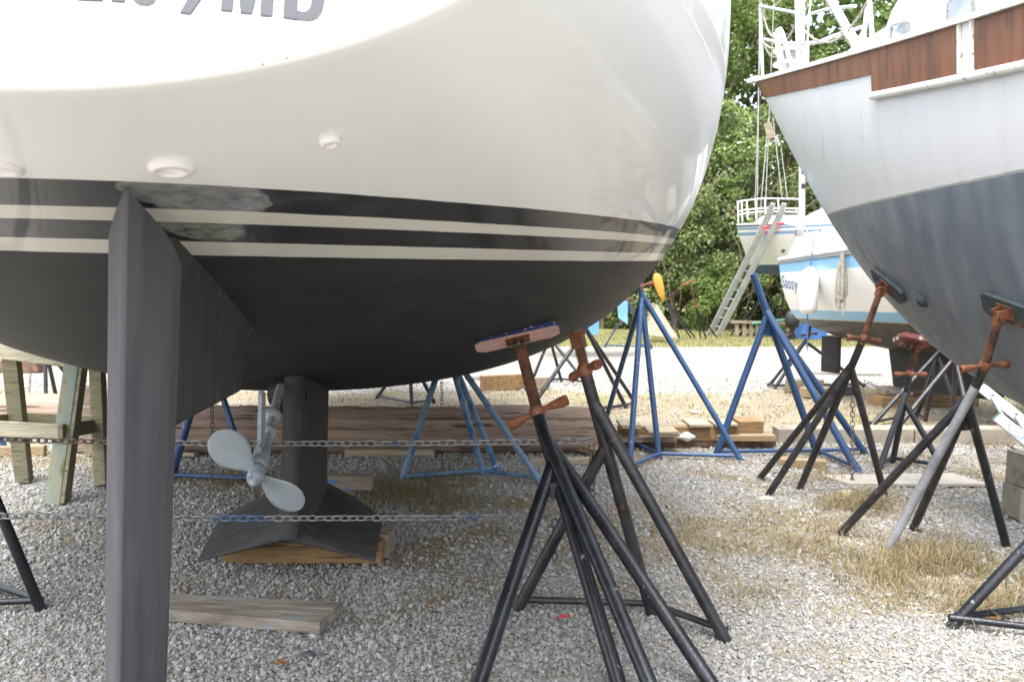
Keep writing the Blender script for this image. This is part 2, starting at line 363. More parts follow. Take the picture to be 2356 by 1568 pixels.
# grass blades
def blade_mat(name, stops, trans=.25):
    m = bpy.data.materials.new(name); m.use_nodes = True
    global n, l
    n = m.node_tree.nodes; l = m.node_tree.links; b = n["Principled BSDF"]; b.inputs["Roughness"].default_value = .75; b.inputs["Specular IOR Level"].default_value = .25
    ge = N("ShaderNodeNewGeometry"); c_ = RMP(ge.outputs["Random Per Island"], stops); l.new(c_, b.inputs["Base Color"])
    tr = N("ShaderNodeBsdfTranslucent"); l.new(c_, tr.inputs[0]); mx = N("ShaderNodeMixShader"); mx.inputs[0].default_value = trans
    l.new(b.outputs[0], mx.inputs[1]); l.new(tr.outputs[0], mx.inputs[2]); l.new(mx.outputs[0], n["Material Output"].inputs[0]); return m
M['straw'] = blade_mat("dry_grass", [(0, (.15, .105, .06)), (.3, (.28, .21, .12)), (.6, (.38, .305, .18)), (.82, (.48, .40, .265)), (.92, (.15, .19, .06)), (1, (.21, .25, .09))])
M['grassgreen'] = blade_mat("short_grass", [(0, (.10, .105, .035)), (.4, (.20, .19, .08)), (.75, (.30, .265, .13)), (1, (.38, .33, .19))])
def blades(x, y, ln, wd, lean, m, name, label, lift=0.):
    k = len(x); az = rng.uniform(0, 2 * np.pi, k); d = np.stack([np.cos(az), np.sin(az)], -1)
    L_ = ln * rng.uniform(.5, 1.3, k); th = lean * rng.uniform(.3, 1.2, k)
    side = np.stack([-d[:, 1], d[:, 0], np.zeros(k)], -1) * (wd * rng.uniform(.6, 1.3, k))[:, None]
    z0 = hgt(x, y) + lift; b0 = np.stack([x, y, z0], -1)
    def step(p, ang, q): return p + np.stack([d[:, 0] * np.sin(ang), d[:, 1] * np.sin(ang), np.cos(ang)], -1) * (L_ * q)[:, None]
    p1 = step(b0, th * .6, .5); p2 = step(p1, np.minimum(th * 1.5, 1.9), .5)
    p2[:, 2] = np.maximum(p2[:, 2], z0 + .004)
    V_ = np.stack([b0 - side, b0 + side, p1 + side * .8, p1 - side * .8, p2], 1)
    F_ = np.array([(0, 1, 2), (0, 2, 3), (3, 2, 4)])[None] + (np.arange(k) * 5)[:, None, None]
    return tag(from_np(name, V_.reshape(-1, 3), F_.reshape(-1, 3), m, 3, "stuff"), label, "grass")
def pick(n_, y0, y1, thr, f, kk=.75):
    x, y = scatter_wedge(n_, y0, y1, kk); w = f(*masks(x, y)); w = np.clip((w - thr) / (1 - thr), 0, 1)
    # clump
    w = w * np.clip(.55 + .9 * nz(x, y, 9, 2), 0, 1)
    ok = rng.uniform(0, 1, n_) < w; return x[ok], y[ok]
x, y = pick(330000, 2.4, 8.5, .28, lambda s, g, r: s)
blades(x, y, .045, .0016, 1.5, M['straw'], "dry_grass", "flattened straw-coloured grass matted between the gravel")
x, y = pick(60000, 7.8, 13.2, .35, lambda s, g, r: s)
blades(x, y, .06, .003, 1.1, M['straw'], "dry_grass", "patchy dry grass beyond the fallen log")
def ell(n_, cu, cv, ru, rv):
    r_ = np.minimum(np.abs(rng.normal(0, .52, n_)) + .12 * rng.uniform(0, 1, n_), 1.5); t = rng.uniform(0, 2 * np.pi, n_)
    u_ = cu + ru * r_ * np.cos(t); v_ = cv + rv * r_ * np.sin(t)
    yy = EYE * FPX / (v_ - HOR); xx = (u_ - CXP) / FPX * yy * 1.0
    k_ = rng.uniform(0, 1, n_) < np.clip(.55 + 1.1 * nz(xx, yy, 6, 1), .06, 1); return xx[k_], yy[k_]
def cat2(*a): return np.concatenate([q[0] for q in a]), np.concatenate([q[1] for q in a])
x, y = cat2(ell(5000, 2150, 1310, 150, 50), ell(3500, 2170, 1330, 270, 85), ell(1500, 1950, 1270, 200, 50), ell(2500, 2300, 1400, 120, 50), ell(1800, 1960, 1165, 120, 26), ell(900, 2000, 1170, 230, 40), ell(1200, 1900, 1110, 90, 25))
blades(x, y, .095, .0019, 1.4, M['straw'], "tall_dry_grass", "tall tangled dry grass growing under the stands on the right")
x, y = cat2(ell(5500, 900, 1130, 210, 45), ell(2500, 560, 1112, 150, 26), ell(900, 1050, 1150, 120, 50))
blades(x, y, .085, .0018, 1.2, M['straw'], "tall_dry_grass", "wispy dry grass growing beside the keel")
x, y = scatter_wedge(70000, 20.3, 27.5, .62); 
blades(x, y, .07, .006, .9, M['grassgreen'], "grass_verge", "short yellow-green grass verge in front of the woods")
x, y = pick(30000, 8, 13, .3, lambda s, g, r: g)
blades(x, y, .05, .003, .9, M['grassgreen'], "short_grass", "short green grass on the strip before the pale track")

# ------------------------------------------------------------------ woods
def leaf_mat(name, cols, tr=.35):
    return blade_mat(name, [(i / (len(cols) - 1), c_) for i, c_ in enumerate(cols)], tr)
M['leaf_a'] = leaf_mat('fresh_leaves', [(.10, .155, .04), (.155, .22, .06), (.21, .28, .085), (.28, .34, .14)], .45)
M['leaf_b'] = leaf_mat('olive_leaves', [(.10, .145, .045), (.155, .205, .065), (.21, .265, .095), (.30, .34, .16)])
M['leaf_c'] = leaf_mat('dark_leaves', [(.05, .085, .022), (.085, .13, .035), (.12, .17, .05)])
M['leaf_d'] = leaf_mat('pale_leaves', [(.12, .18, .04), (.19, .27, .07), (.26, .34, .11), (.50, .53, .40)])
def leaf_mesh(cent, rad, per, size, flat=.75):
    """cent (k,3), rad (k,) -> small folded leaf faces spread over every clump"""
    k = len(cent); m = k * per
    c_ = np.repeat(cent, per, 0); r_ = np.repeat(rad, per)
    d = rng.normal(size=(m, 3)); d /= np.linalg.norm(d, axis=1)[:, None]
    rr = r_ * rng.uniform(.35, 1.08, m) ** .6
    p = c_ + d * rr[:, None] * np.array([1, 1, flat])
    nrm = d * .6 + rng.normal(size=(m, 3)) * .55 + np.array([0, 0, .35]); nrm /= np.linalg.norm(nrm, axis=1)[:, None]
    t = np.cross(nrm, rng.normal(size=(m, 3))); t /= np.linalg.norm(t, axis=1)[:, None]; bt = np.cross(nrm, t)
    s = (size * rng.uniform(.6, 1.4, m))[:, None]
    V_ = np.stack([p - t * s * .5, p + bt * s * .32 + nrm * s * .08, p + t * s * .5, p - bt * s * .32 + nrm * s * .08], 1)
    F_ = np.array([(0, 1, 2), (0, 2, 3)])[None] + (np.arange(m) * 4)[:, None, None]
    return V_.reshape(-1, 3), F_.reshape(-1, 3)
def tree(x, y, h, w, zlo, nclump, per, leaf, lm, label, name="tree", lean=0, group="trees along the edge of the yard"):
    t = thing(name, (x, y, 0), label, "tree" if name == "tree" else "shrub", group)
    mb = MB(); top = Vector((x + lean, y, h * .9)); pts = []
    for i in range(7):
        f = i / 6; pts.append(Vector((x + lean * f * f + random.uniform(-.12, .12) * w * .3, y + random.uniform(-.1, .1), top.z * f - .05 * (i == 0))))
    r0 = .028 * h * .6
    mb.tube(pts, [r0 * (1 - .85 * i / 6) for i in range(7)], 8); o = mb.build("trunk", M['trunk'], t)
    cent = []; rad = []
    mb = MB()
    for i in range(nclump):
        f = rng.uniform(0, 1); z = zlo + (h - zlo) * f
        ww = w * (.55 + .45 * math.sin(math.pi * min(1, .25 + f * .8))); an = rng.uniform(0, 2 * math.pi); q = ww * rng.uniform(.15, 1)
        c_ = (x + lean * f + math.cos(an) * q, y + math.sin(an) * q * .7, z); cent.append(c_); rad.append(rng.uniform(.35, .8) * w / 2.4)
        if i % 3 == 0:
            k = min(6, max(1, int(z / max(h * .9, .1) * 6 * .75))); s_ = pts[k]
            mid = s_.lerp(Vector(c_), .5) + Vector((0, 0, .15))
            mb.tube([s_, mid, Vector(c_)], [r0 * .3, r0 * .2, r0 * .07], 5, cap=False)
    mb.build("limbs", M['trunk'], t)
    V_, F_ = leaf_mesh(np.array(cent), np.array(rad), per, leaf)
    V_ = V_ - np.array([x, y, 0])
    c = from_np("crown", V_, F_, M[lm], 3, parent=t)
    return t
T_ = [ # x, y, h, w, zlo, clumps, per, leaf, mat, label
 (2.6, 33, 13.5, 3.0, 3, 60, 190, .20, 'leaf_a', "tall green tree behind the white yacht, left end of the woods"),
 (7.2, 34, 14.5, 3.4, 3, 95, 230, .17, 'leaf_a', "tall bright green tree rising left of the teak-railed boat's end"),
 (10.4, 36, 15.0, 3.3, 3, 85, 220, .18, 'leaf_a', "tall leafy tree seen through the teak-railed boat's pulpit"),
 (14.5, 35, 12.0, 3.4, 3, 70, 190, .20, 'leaf_a', "green tree behind the cabin of the teak-railed boat"),
 (20.5, 36, 13, 4.2, 2, 50, 130, .3, 'leaf_a', "green tree outside the right edge of the view"),
 (-4, 35, 13, 4.0, 2, 50, 130, .3, 'leaf_a', "green tree hidden behind the middle of the white yacht"),
 (-11, 35, 14, 4.2, 2, 50, 130, .3, 'leaf_a', "green tree behind the left part of the white yacht")]
for q in T_: tree(*q)
S_ = [
 (5.3, 28.6, 6.6, 2.0, .8, 65, 210, .13, 'leaf_b', "olive shrub hanging over the verge just right of the white yacht"),
 (7.3, 29.2, 7.2, 2.0, .9, 75, 220, .13, 'leaf_d', "pale-tipped flowering shrub left of the far blue-striped boat"),
 (9.3, 29.6, 7.4, 2.1, .9, 65, 210, .13, 'leaf_b', "shrub directly behind the far boat's pulpit rail"),
 (11.6, 30, 7.0, 2.3, .5, 60, 170, .15, 'leaf_b', "dense shrub behind the far boat's mast"),
 (3.0, 29.0, 5.5, 2.1, .4, 50, 160, .15, 'leaf_b', "low shrub behind the small sky-blue sailboat"),
 (15.5, 30, 6, 2.6, .4, 45, 130, .2, 'leaf_b', "shrub hidden behind the teak-railed boat"),
 (.2, 30, 5, 2.4, .3, 40, 120, .22, 'leaf_b', "shrub behind the middle of the white yacht's keel"),
 (-3.4, 30, 5, 2.4, .3, 40, 110, .24, 'leaf_b', "shrub behind the left half of the white yacht"),
 (-8, 30, 5.5, 3, .3, 40, 110, .26, 'leaf_b', "shrub at the far left end of the yard"),
 (6.2, 27.6, 2.0, 1.2, .1, 28, 190, .10, 'leaf_a', "bright green bush low behind the yellow stand pad"),
 (9.0, 28.0, 2.4, 1.4, .05, 34, 190, .10, 'leaf_a', "low green bush under the far boat's dark bottom")]
for q in S_: tree(*q, name="shrub", group="shrubs at the edge of the woods")
# far wood as one dark mass
k = 620
cent = np.stack([rng.uniform(-24, 34, k), rng.uniform(38, 44, k), rng.uniform(0, 15.5, k)], -1)
V_, F_ = leaf_mesh(cent, rng.uniform(1.2, 2.4, k), 110, .42)
tag(from_np("far_wood", V_, F_, M['leaf_c'], 3, "stuff"), "dark mass of woodland far behind the shrubs", "wood")
# undergrowth
k = 260
cent = np.stack([rng.uniform(-14, 20, k), rng.uniform(29.5, 32.5, k), rng.uniform(.0, 2.6, k)], -1)
V_, F_ = leaf_mesh(cent, rng.uniform(.4, .9, k), 150, .13)
tag(from_np("undergrowth", V_, F_, M['leaf_c'], 3, "stuff"), "dark green undergrowth at the foot of the woods", "undergrowth")
mb = MB()
for i in range(120):
    x0 = rng.uniform(3.6, 10.5); y0 = rng.uniform(27.4, 28.9); z0 = rng.uniform(1.5, 5.2); p = Vector((x0, y0, z0)); pts = [p]
    d = Vector((rng.uniform(-1, 1), rng.uniform(-.3, .3), rng.uniform(-1.2, -.1))).normalized()
    for j in range(6):
        d = (d + Vector((rng.uniform(-.5, .5), rng.uniform(-.2, .2), rng.uniform(-.5, .25)))).normalized(); p = p + d * rng.uniform(.2, .5); p.z = max(p.z, .03); pts.append(p)
    r_ = rng.uniform(.006, .022); mb.tube(pts, [r_ * (1 - .12 * j) for j in range(7)], 4, cap=False)
tag(mb.build("vines", M['vine']), "tangle of bare brown vines and twigs hanging in front of the shrubs", "vines", kind="stuff")

# ------------------------------------------------------------------ hulls
from math import comb
def bern(cs, t):
    k = len(cs) - 1
    return sum(comb(k, i) * t ** i * (1 - t) ** (k - i) * cs[i] for i in range(k + 1))
# -- white yacht in the foreground (fitted from the photograph's outlines)
H1 = [1.212929305334212, 0.34748174197897663, 1.7197311091634104, 1.5218090553840324, -0.00802280427214209, 0.7431715227572508, 0.6867970334132695, 1.8652518835280287, 0.9653671283709099, 2.618007145559364, 2.526309039733633, 2.1910613043013822, 0.31981884639118924, 2.8637212330072113, 2.8518157170106506, 3.7923984491080667, 5.919872544385527, 3.0642658476342706, 1.912106378467111, 2.3654459482111125, 1.4471051650258107, 1.6175969834477208, 1.4715121234116924, -0.017920680728770507, 0.03877521612098218]
SL = .135; LA = math.hypot(SL, 1); AX = (-SL / LA, 1 / LA); RT = (1 / LA, SL / LA); L1 = 11.0; D0 = H1[0]; X0 = -.75 - SL * (D0 - 1.5)
def h1(s, tau, side=1):
    t = s / L1
    zk = bern(H1[2:8], t); B = bern(H1[8:13], t); zs = bern(H1[13:15], t); p = np.maximum(bern(H1[15:18], t), 1); q = np.maximum(bern(H1[18:21], t), 1)
    r = .02; dl = np.where(s < r, r - np.sqrt(np.maximum(r * r - (r - np.minimum(s, r)) ** 2, 0)), 0)
    z = zk + (zs - zk) * tau + dl * (1 - tau) ** 2
    y = B * (1 - (1 - tau) ** p) ** (1 / q); y = np.maximum(y - dl * np.minimum(1, y / .3), 0)
    so = s + H1[1] * (z - H1[2]) * np.exp(-s / 1.5)
    return np.stack([X0 + AX[0] * so + RT[0] * y * side, D0 + AX[1] * so + RT[1] * y * side, z], -1)
boat = thing("sailboat", (X0 - .6, D0 + 4.5, 0), "white yacht with black waterline stripes and black bottom, its stern nearest the viewer", "sailboat")
S1 = np.concatenate([[0, .001, .0025, .005, .008, .013], np.linspace(.02, 3, 100), np.linspace(3.05, L1, 90)])
T1 = np.linspace(0, 1, 72) ** 1.6
def full_section(fn, s):
    a_ = fn(s + 0 * T1, T1, -1)[::-1]; b_ = fn(s + 0 * T1, T1, 1)[1:]
    return np.concatenate([a_, b_])
def loft(fn, Ss, name, m, parent, close_bow=True):
    rows = np.stack([full_section(fn, s) for s in Ss]); nr, nc = rows.shape[:2]
    idx = np.arange(nr * nc).reshape(nr, nc)
    F_ = np.stack([idx[:-1, :-1], idx[:-1, 1:], idx[1:, 1:], idx[1:, :-1]], -1).reshape(-1, 4)
    V_ = rows.reshape(-1, 3)
    bvh = BVHTree.FromPolygons([tuple(v) for v in V_], [tuple(f) for f in F_])
    o = from_np(name, V_ - np.array(WP(parent)), F_, m, 4, smooth=True, parent=parent)
    return o, rows, bvh
def hitpx(bvh, u, v):
    loc, nr, i, d = bvh.ray_cast(ORI, ray(u, v).normalized())
    if loc is None: raise RuntimeError("miss %s %s" % (u, v))
    if nr.dot(ray(u, v)) > 0: nr = -nr
    return loc, nr
# hull paint: colour bands by height above the waterline, as on the boat
hm = bpy.data.materials.new("hull_paint"); hm.use_nodes = True
n = hm.node_tree.nodes; l = hm.node_tree.links; b = n["Principled BSDF"]
geo_ = N("ShaderNodeNewGeometry"); sx = N("ShaderNodeSeparateXYZ"); l.new(geo_.outputs["Position"], sx.inputs[0])
def MA(op, a_, b_=None, c_=None):
    q = N("ShaderNodeMath", operation=op)
    for i_, val in enumerate((a_, b_, c_)):
        if val is None: continue
        if isinstance(val, (int, float)): q.inputs[i_].default_value = val
        else: l.new(val, q.inputs[i_])
    return q.outputs[0]
# waterline plane: z - kx*X - ks*s
sl = MA('ADD', MA('MULTIPLY', MA('SUBTRACT', sx.outputs[0], X0), AX[0]), MA('MULTIPLY', MA('SUBTRACT', sx.outputs[1], D0), AX[1]))
wl = MA('SUBTRACT', MA('SUBTRACT', sx.outputs[2], MA('MULTIPLY', sx.outputs[0], H1[23])), MA('MULTIPLY', sl, H1[24]))
nw = N("ShaderNodeTexNoise"); nw.inputs["Scale"].default_value = 9; nw.inputs["Detail"].default_value = 4; l.new(geo_.outputs["Position"], nw.inputs["Vector"])
wlj = MA('ADD', wl, MA('MULTIPLY', MA('SUBTRACT', nw.outputs[0], .5), .0025))
fr = MA('DIVIDE', MA('SUBTRACT', H1[21], wlj), H1[21] - H1[22])
def step(a_, e_): return MA('GREATER_THAN', a_, e_)
isblk = MA('SUBTRACT', MA('ADD', MA('SUBTRACT', step(fr, 0.), step(fr, .30)), MA('SUBTRACT', step(fr, .475), step(fr, .765))), 0)
isbot = step(fr, 1.0)
mpn = N("ShaderNodeMapping"); mpn.inputs["Scale"].default_value = (3, 3, 14); l.new(geo_.outputs["Position"], mpn.inputs[0])
n1 = N("ShaderNodeTexNoise"); n1.inputs["Scale"].default_value = 2.2; n1.inputs["Detail"].default_value = 9; l.new(mpn.outputs[0], n1.inputs["Vector"])
n2 = N("ShaderNodeTexNoise"); n2.inputs["Scale"].default_value = 1.8; n2.inputs["Detail"].default_value = 5; l.new(geo_.outputs["Position"], n2.inputs["Vector"])
top_c = RMP(n2.outputs[0], [(.3, (.80, .815, .82)), (.58, (.81, .82, .82)), (.74, (.78, .775, .745))])
bot_c = RMP(n1.outputs[0], [(.3, (.012, .013, .014)), (.55, (.019, .020, .021)), (.75, (.032, .033, .034))])
blk_c = RMP(n1.outputs[0], [(.35, (.010, .011, .013)), (.6, (.020, .021, .024)), (.8, (.05, .05, .052))])
white_c = RMP(n2.outputs[0], [(.35, (.66, .65, .58)), (.7, (.72, .71, .66))])
HULLMAT = (hm, top_c, bot_c, blk_c, white_c, isblk, isbot, fr, n1)
hull, rows1, B1 = loft(h1, S1, "hull", hm, boat)
# sanded patches right of the rudder head
n = hm.node_tree.nodes; l = hm.node_tree.links
def patch(u, v, ru, rv, seed):
    p_, nn_ = hitpx(B1, u, v); pr_, _ = hitpx(B1, u + ru, v + ru * .06); rr = (pr_ - p_).length
    nz_ = N("ShaderNodeTexNoise"); nz_.inputs["Scale"].default_value = 22 + seed; nz_.inputs["Detail"].default_value = 6; l.new(geo_.outputs["Position"], nz_.inputs["Vector"])
    dx = MA('DIVIDE', MA('SUBTRACT', sx.outputs[0], p_.x), rr)
    dz = MA('DIVIDE', MA('SUBTRACT', sx.outputs[2], p_.z), rv)
    d2 = MA('ADD', MA('MULTIPLY', dx, dx), MA('MULTIPLY', dz, dz))
    d2 = MA('ADD', MA('POWER', d2, 1.5), MA('MULTIPLY', MA('SUBTRACT', nz_.outputs[0], .5), 1.5))
    q = N("ShaderNodeMapRange"); q.inputs[1].default_value = 1.0; q.inputs[2].default_value = .9; l.new(d2, q.inputs[0]); return q.outputs[0], nz_.outputs[0]
m1, z1 = patch(450, 447, 150, .03, 3); m2, z2 = patch(455, 518, 95, .03, 9)
blk2 = MX(m1, blk_c, RMP(z1, [(.3, (.10, .104, .11)), (.5, (.19, .195, .205)), (.7, (.26, .265, .275))]))
blk2 = MX(m2, blk2, RMP(z2, [(.3, (.05, .052, .056)), (.5, (.17, .18, .17)), (.62, (.24, .23, .17)), (.75, (.15, .11, .05))]))
c = MX(isblk, MX(step(fr, .02), top_c, white_c), blk2); c = MX(isbot, c, bot_c); l.new(c, b.inputs["Base Color"])
rg = N("ShaderNodeMix"); l.new(isbot, rg.inputs[0]); rg.inputs[2].default_value = .34; rg.inputs[3].default_value = .62
l.new(MA('ADD', rg.outputs[0], MA('MULTIPLY', MA('MULTIPLY', MA('ADD', m1, m2), isblk), .5)), b.inputs["Roughness"])
l.new(MA('SUBTRACT', .38, MA('MULTIPLY', isbot, .36)), b.inputs["Coat Weight"]); b.inputs["Coat Roughness"].default_value = .03
bp = N("ShaderNodeBump"); l.new(MA('MULTIPLY', isbot, .25), bp.inputs["Strength"]); bp.inputs["Distance"].default_value = .004; l.new(n1.outputs[0], bp.inputs["Height"]); l.new(bp.outputs[0], b.inputs["Normal"])
# transom panel
e0 = full_section(h1, 0.0); k = len(T1); rowsT = []
for i in range(k):
    a_, b_ = h1(np.array(0.), np.array(T1[i]), -1), h1(np.array(0.), np.array(T1[i]), 1)
    rowsT.append([tuple(a_ + (b_ - a_) * f) for f in np.linspace(0, 1, 9)])
mb = MB(); mb.grid(rowsT); mb.build("transom", M['white'], boat); BT = BVHTree.FromPolygons([tuple(v) for v in mb.v], mb.f)
# deck
mb = MB(); dk = []
for s in np.linspace(.02, L1 - .01, 40):
    a_, b_ = h1(np.array(s), np.array(1.), -1), h1(np.array(s), np.array(1.), 1)
    dk.append([tuple(a_ + (b_ - a_) * f + np.array([0, 0, .06 * (1 - (2 * f - 1) ** 2) - .003])) for f in np.linspace(0, 1, 7)])
mb.grid(dk); mb.build("deck", M['deckgrey'], boat)
mb = MB(); mb.tube([h1(np.array(s), np.array(1.), 1) for s in np.linspace(.05, L1 - .05, 60)], .022, 8)
mb.tube([h1(np.array(s), np.array(1.), -1) for s in np.linspace(.05, L1 - .05, 60)], .022, 8); mb.build("toe_rail", M['alu'], boat)
tl, tr = h1(np.array(0.), np.array(.5), -1), h1(np.array(0.), np.array(.5), 1)
b0_, t0_ = h1(np.array(0.), np.array(0.), 1), h1(np.array(0.), np.array(1.), 1)
tx = Vector(tr - tl).normalized(); mid_top = Vector((h1(np.array(0.), np.array(1.), -1) + t0_) / 2); tz = (mid_top - Vector(b0_)).normalized(); tn = tx.cross(tz).normalized()
if tn.y > 0: tn = -tn
def text_mesh(s, size, xs=1., ext=.001, shear=0, bold=0.):
    cu = bpy.data.curves.new("txt", 'FONT'); cu.body = s; cu.size = size; cu.extrude = ext; cu.shear = shear; cu.offset = bold
    o = bpy.data.objects.new("txt", cu); col.objects.link(o); bpy.context.view_layer.update()
    me = bpy.data.meshes.new_from_object(o.evaluated_get(bpy.context.evaluated_depsgraph_get()))
    bpy.data.objects.remove(o, do_unlink=True)
    vs = [(v.co.x * xs, v.co.y, v.co.z) for v in me.vertices]; fs = [tuple(p.vertices) for p in me.polygons]; bpy.data.meshes.remove(me)
    return vs, fs
def plane_hit(u, v, p0, nn_): d = ray(u, v); return ORI + d * ((p0 - ORI).dot(nn_) / d.dot(nn_))
def onT(q):
    loc = BT.ray_cast(q + tn * .5, -tn)[0]; return (loc if loc is not None else q) + tn * .003
def glyph(loops, strips=()):
    mb = MB()
    for lp in loops:
        c_ = [onT(plane_hit(u, v, Vector(b0_), tn)) for u, v in lp]; k_ = len(c_)
        mb.add(c_ + [q - tn * .0025 for q in c_], [tuple(range(k_))] + [(i, (i + 1) % k_, k_ + (i + 1) % k_, k_ + i) for i in range(k_)])
    for oa, ia in strips:
        a_ = [onT(plane_hit(u, v, Vector(b0_), tn)) for u, v in oa]; c_ = [onT(plane_hit(u, v, Vector(b0_), tn)) for u, v in ia]; k_ = len(a_)
        mb.add(a_ + c_, [(i, i + 1, k_ + i + 1, k_ + i) for i in range(k_ - 1)])
    return mb.build("lettering", M['lettergrey'], boat)
glyph([[(178, 2), (237, 4), (241, -22), (209, -24), (217, -150), (188, -150)]])                                    # L
glyph([[(257, 5), (288, 7), (300, -148), (268, -150)]])                                                          # I
glyph([], [([(300, -40), (301, -8), (309, 6), (322, 13), (340, 15), (355, 9), (364, -6), (370, -40), (366, -66), (330, -100), (332, -125), (345, -130), (350, -100)],
            [(325, -42), (325, -20), (328, -12), (331, -9), (335, -9), (339, -12), (342, -20), (343, -40), (335, -52), (306, -86), (308, -135), (348, -155), (376, -100)])])  # S
glyph([[(414, 32), (439, 35), (470, -10), (474, -45), (446, -48), (444, -12), (430, 4)]])                         # ,
glyph([[(508, 26), (535, 29), (545, -60), (553, 32), (580, 34), (604, -58), (598, 38), (627, 40), (643, -138), (603, -140), (573, -45), (565, -142), (524, -146)]])  # M
glyph([[(651, 43), (683, 47), (696, -144), (664, -146)]], [([(683, 47), (712, 50), (730, 44), (742, 28), (748, 0), (756, -60), (756, -110), (745, -135), (715, -142), (695, -144)],
      [(683, 26), (697, 29), (706, 28), (713, 20), (718, 0), (724, -60), (724, -105), (718, -114), (708, -117), (693, -118)])])    # D
vs, fs = text_mesh("ANNAPO", .145, .62, .0006, 0, .006); xm = max(v[0] for v in vs); org = plane_hit(160, -8, Vector(b0_), tn)
mb = MB(); mb.add([onT(org + tx * (v[0] - xm) + tz * v[1]) + tn * v[2] for v in vs], fs); mb.build("lettering", M['lettergrey'], boat)
# through-hull fittings
def flange(u, v, r, flat=.8):
    p_, nn_ = hitpx(B1, u, v); mb = MB()
    mb.lathe(p_ - nn_ * .004, nn_, [(r, 0), (r, .008), (r * .9, .014), (r * .62, .015), (r * .52, .009), (r * .5, -.02)], 32)
    o = mb.build("exhaust_fitting", M['flange'], boat)
    mb = MB(); mb.lathe(p_ - nn_ * .004, nn_, [(r * .5, .001), (0.0001, .0005)], 24); mb.build("bore", M['hole'], o)
flange(395, 385, .042); flange(758, 323, .0205); flange(-2, 382, .042)
# small drain holes
for (u, v) in ((605, 148), (660, 133), (584, 423)):
    try:
        p_, nn_ = hitpx(B1, u, v); mb = MB(); mb.lathe(p_ + nn_ * .0008, nn_, [(.0014, 0), (.0001, .0003)], 8); mb.build("drain_hole", M['dark'], boat)
    except RuntimeError: pass
# rudder
def foil(d, c, w):   # half width at distance d from trailing edge
    q = d / c; return w * (.06 + .94 * math.sin(min(1, q / .58) * math.pi / 2)) if q < .58 else w * math.sqrt(max(0, 1 - ((q - .58) / .42) ** 2))
rb = P(290, 440, 1.70); rdir = Vector((-.27, .963, 0)).normalized(); rsd = Vector((rdir.y, -rdir.x, 0))
rowsR = []; ch = .46
for i in range(46):
    f = i / 45; ds = [ch * (.5 - .5 * math.cos(math.pi * j / 18)) for j in range(19)]
    ring = []
    for sgn, seq in ((1, ds), (-1, ds[-2:0:-1])):
        for d in seq:
            ztop = rb.z - .50 * max(0, d - .0) + (.0 if d < .28 else .5 * (d - .28)); zz = ztop + (.22 - ztop) * f
            wv = foil(d, ch, .0715 - .012 * f); q = rb + rdir * (d + .03 * f - .0) + rsd * sgn * wv + Vector((-.075 * f, 0, 0))
            ring.append((q.x + .008 * f, q.y, zz))
    rowsR.append(ring)
mb = MB(); mb.grid(rowsR, close=True); nR = len(rowsR[0])
mb.add(rowsR[0], [tuple(range(nR))]); mb.add(rowsR[-1], [tuple(range(nR))[::-1]]); mb.build("rudder", M['rudder'], boat)
# skeg (fairing ahead of the rudder)
rowsK = []
for i in range(16):
    f = i / 15; yy = 2.10 + 1.05 * f; cx = -.878 - SL * (yy - 2.10) * 1.05
    zb = 1.105 - .04 * f; loc = B1.ray_cast(Vector((cx, yy, .2)), Vector((0, 0, 1)))[0]; zt = (loc.z if loc else 1.5) + .05
    pr_ = []
    for sgn in (-1, 1):
        seq = []
        for j in range(9):
            g_ = j / 8; w_ = .052 * (1 - .3 * f) + (.010 + .03 * f) * g_ + (.015 + .05 * f) * g_ ** 6
            seq.append((cx + sgn * w_, yy, zb + (zt - zb) * g_))
        pr_ += seq[::-1] if sgn < 0 else seq
    rowsK.append(pr_)
mb = MB(); mb.grid(rowsK); mb.add(rowsK[0], [tuple(range(18))]); mb.build("skeg", M['keel'], boat)
# keel with wings
def kx(y): return X0 - SL * (y - D0) + .022
rowsK = []
for i in range(14):
    f = i / 13; z = .225 + (1.15 - .225) * f; c0, c1 = 4.12 + .16 * f, 5.6 + .05 * f; ring = []
    ds = [(.5 - .5 * math.cos(math.pi * j / 16)) for j in range(17)]
    for sgn, seq in ((1, ds), (-1, ds[-2:0:-1])):
        for d in seq:
            w_ = (.045 + .065 * math.sin(math.pi * min(1, d / .6) / 2)) if d < .6 else .11 * math.sqrt(max(0, 1 - ((d - .6) / .4) ** 2))
            yy = c0 + (c1 - c0) * d; ring.append((kx(yy) + .028 * f + sgn * w_ * (1 + .25 * max(0, .25 - f)), yy, z))
    rowsK.append(ring)
mb = MB(); mb.grid(rowsK, close=True); mb.add(rowsK[0], [tuple(range(len(rowsK[0])))[::-1]]); mb.build("keel", M['keel'], boat)
def wing(sgn):
    mb = MB(); rows = []
    for i in range(12):
        f = i / 11; th_ = .042 * (1 - .55 * f)
        off = sgn * (-.012 + .442 * f) - .012; yte = 4.13 + .02 * f; yle = 5.55 - .72 * f
        zte = .225 - .118 * f ** 1.1; zle = .215 - .08 * f + .03 * math.sin(math.pi * f)
        sec_ = []
        for d, up in ((0, 0), (.03, 1), (.35, 1), (.8, 1), (1, 0), (.8, -1), (.35, -1), (.03, -1)):
            yy = yte + (yle - yte) * d; zz = zte + (zle - zte) * d + up * th_ / 2 + (.06 * (1 - f) ** 4 if up > 0 else 0)
            sec_.append((kx(yy) + off + (.03 * d * sgn * f), yy, zz))
        rows.append(sec_)
    mb.grid(rows, close=True); mb.add(rows[-1], [tuple(range(8)) if sgn > 0 else tuple(range(8))[::-1]]); return mb.build("keel_wing", M['keel'], boat)
wing(-1); wing(1)
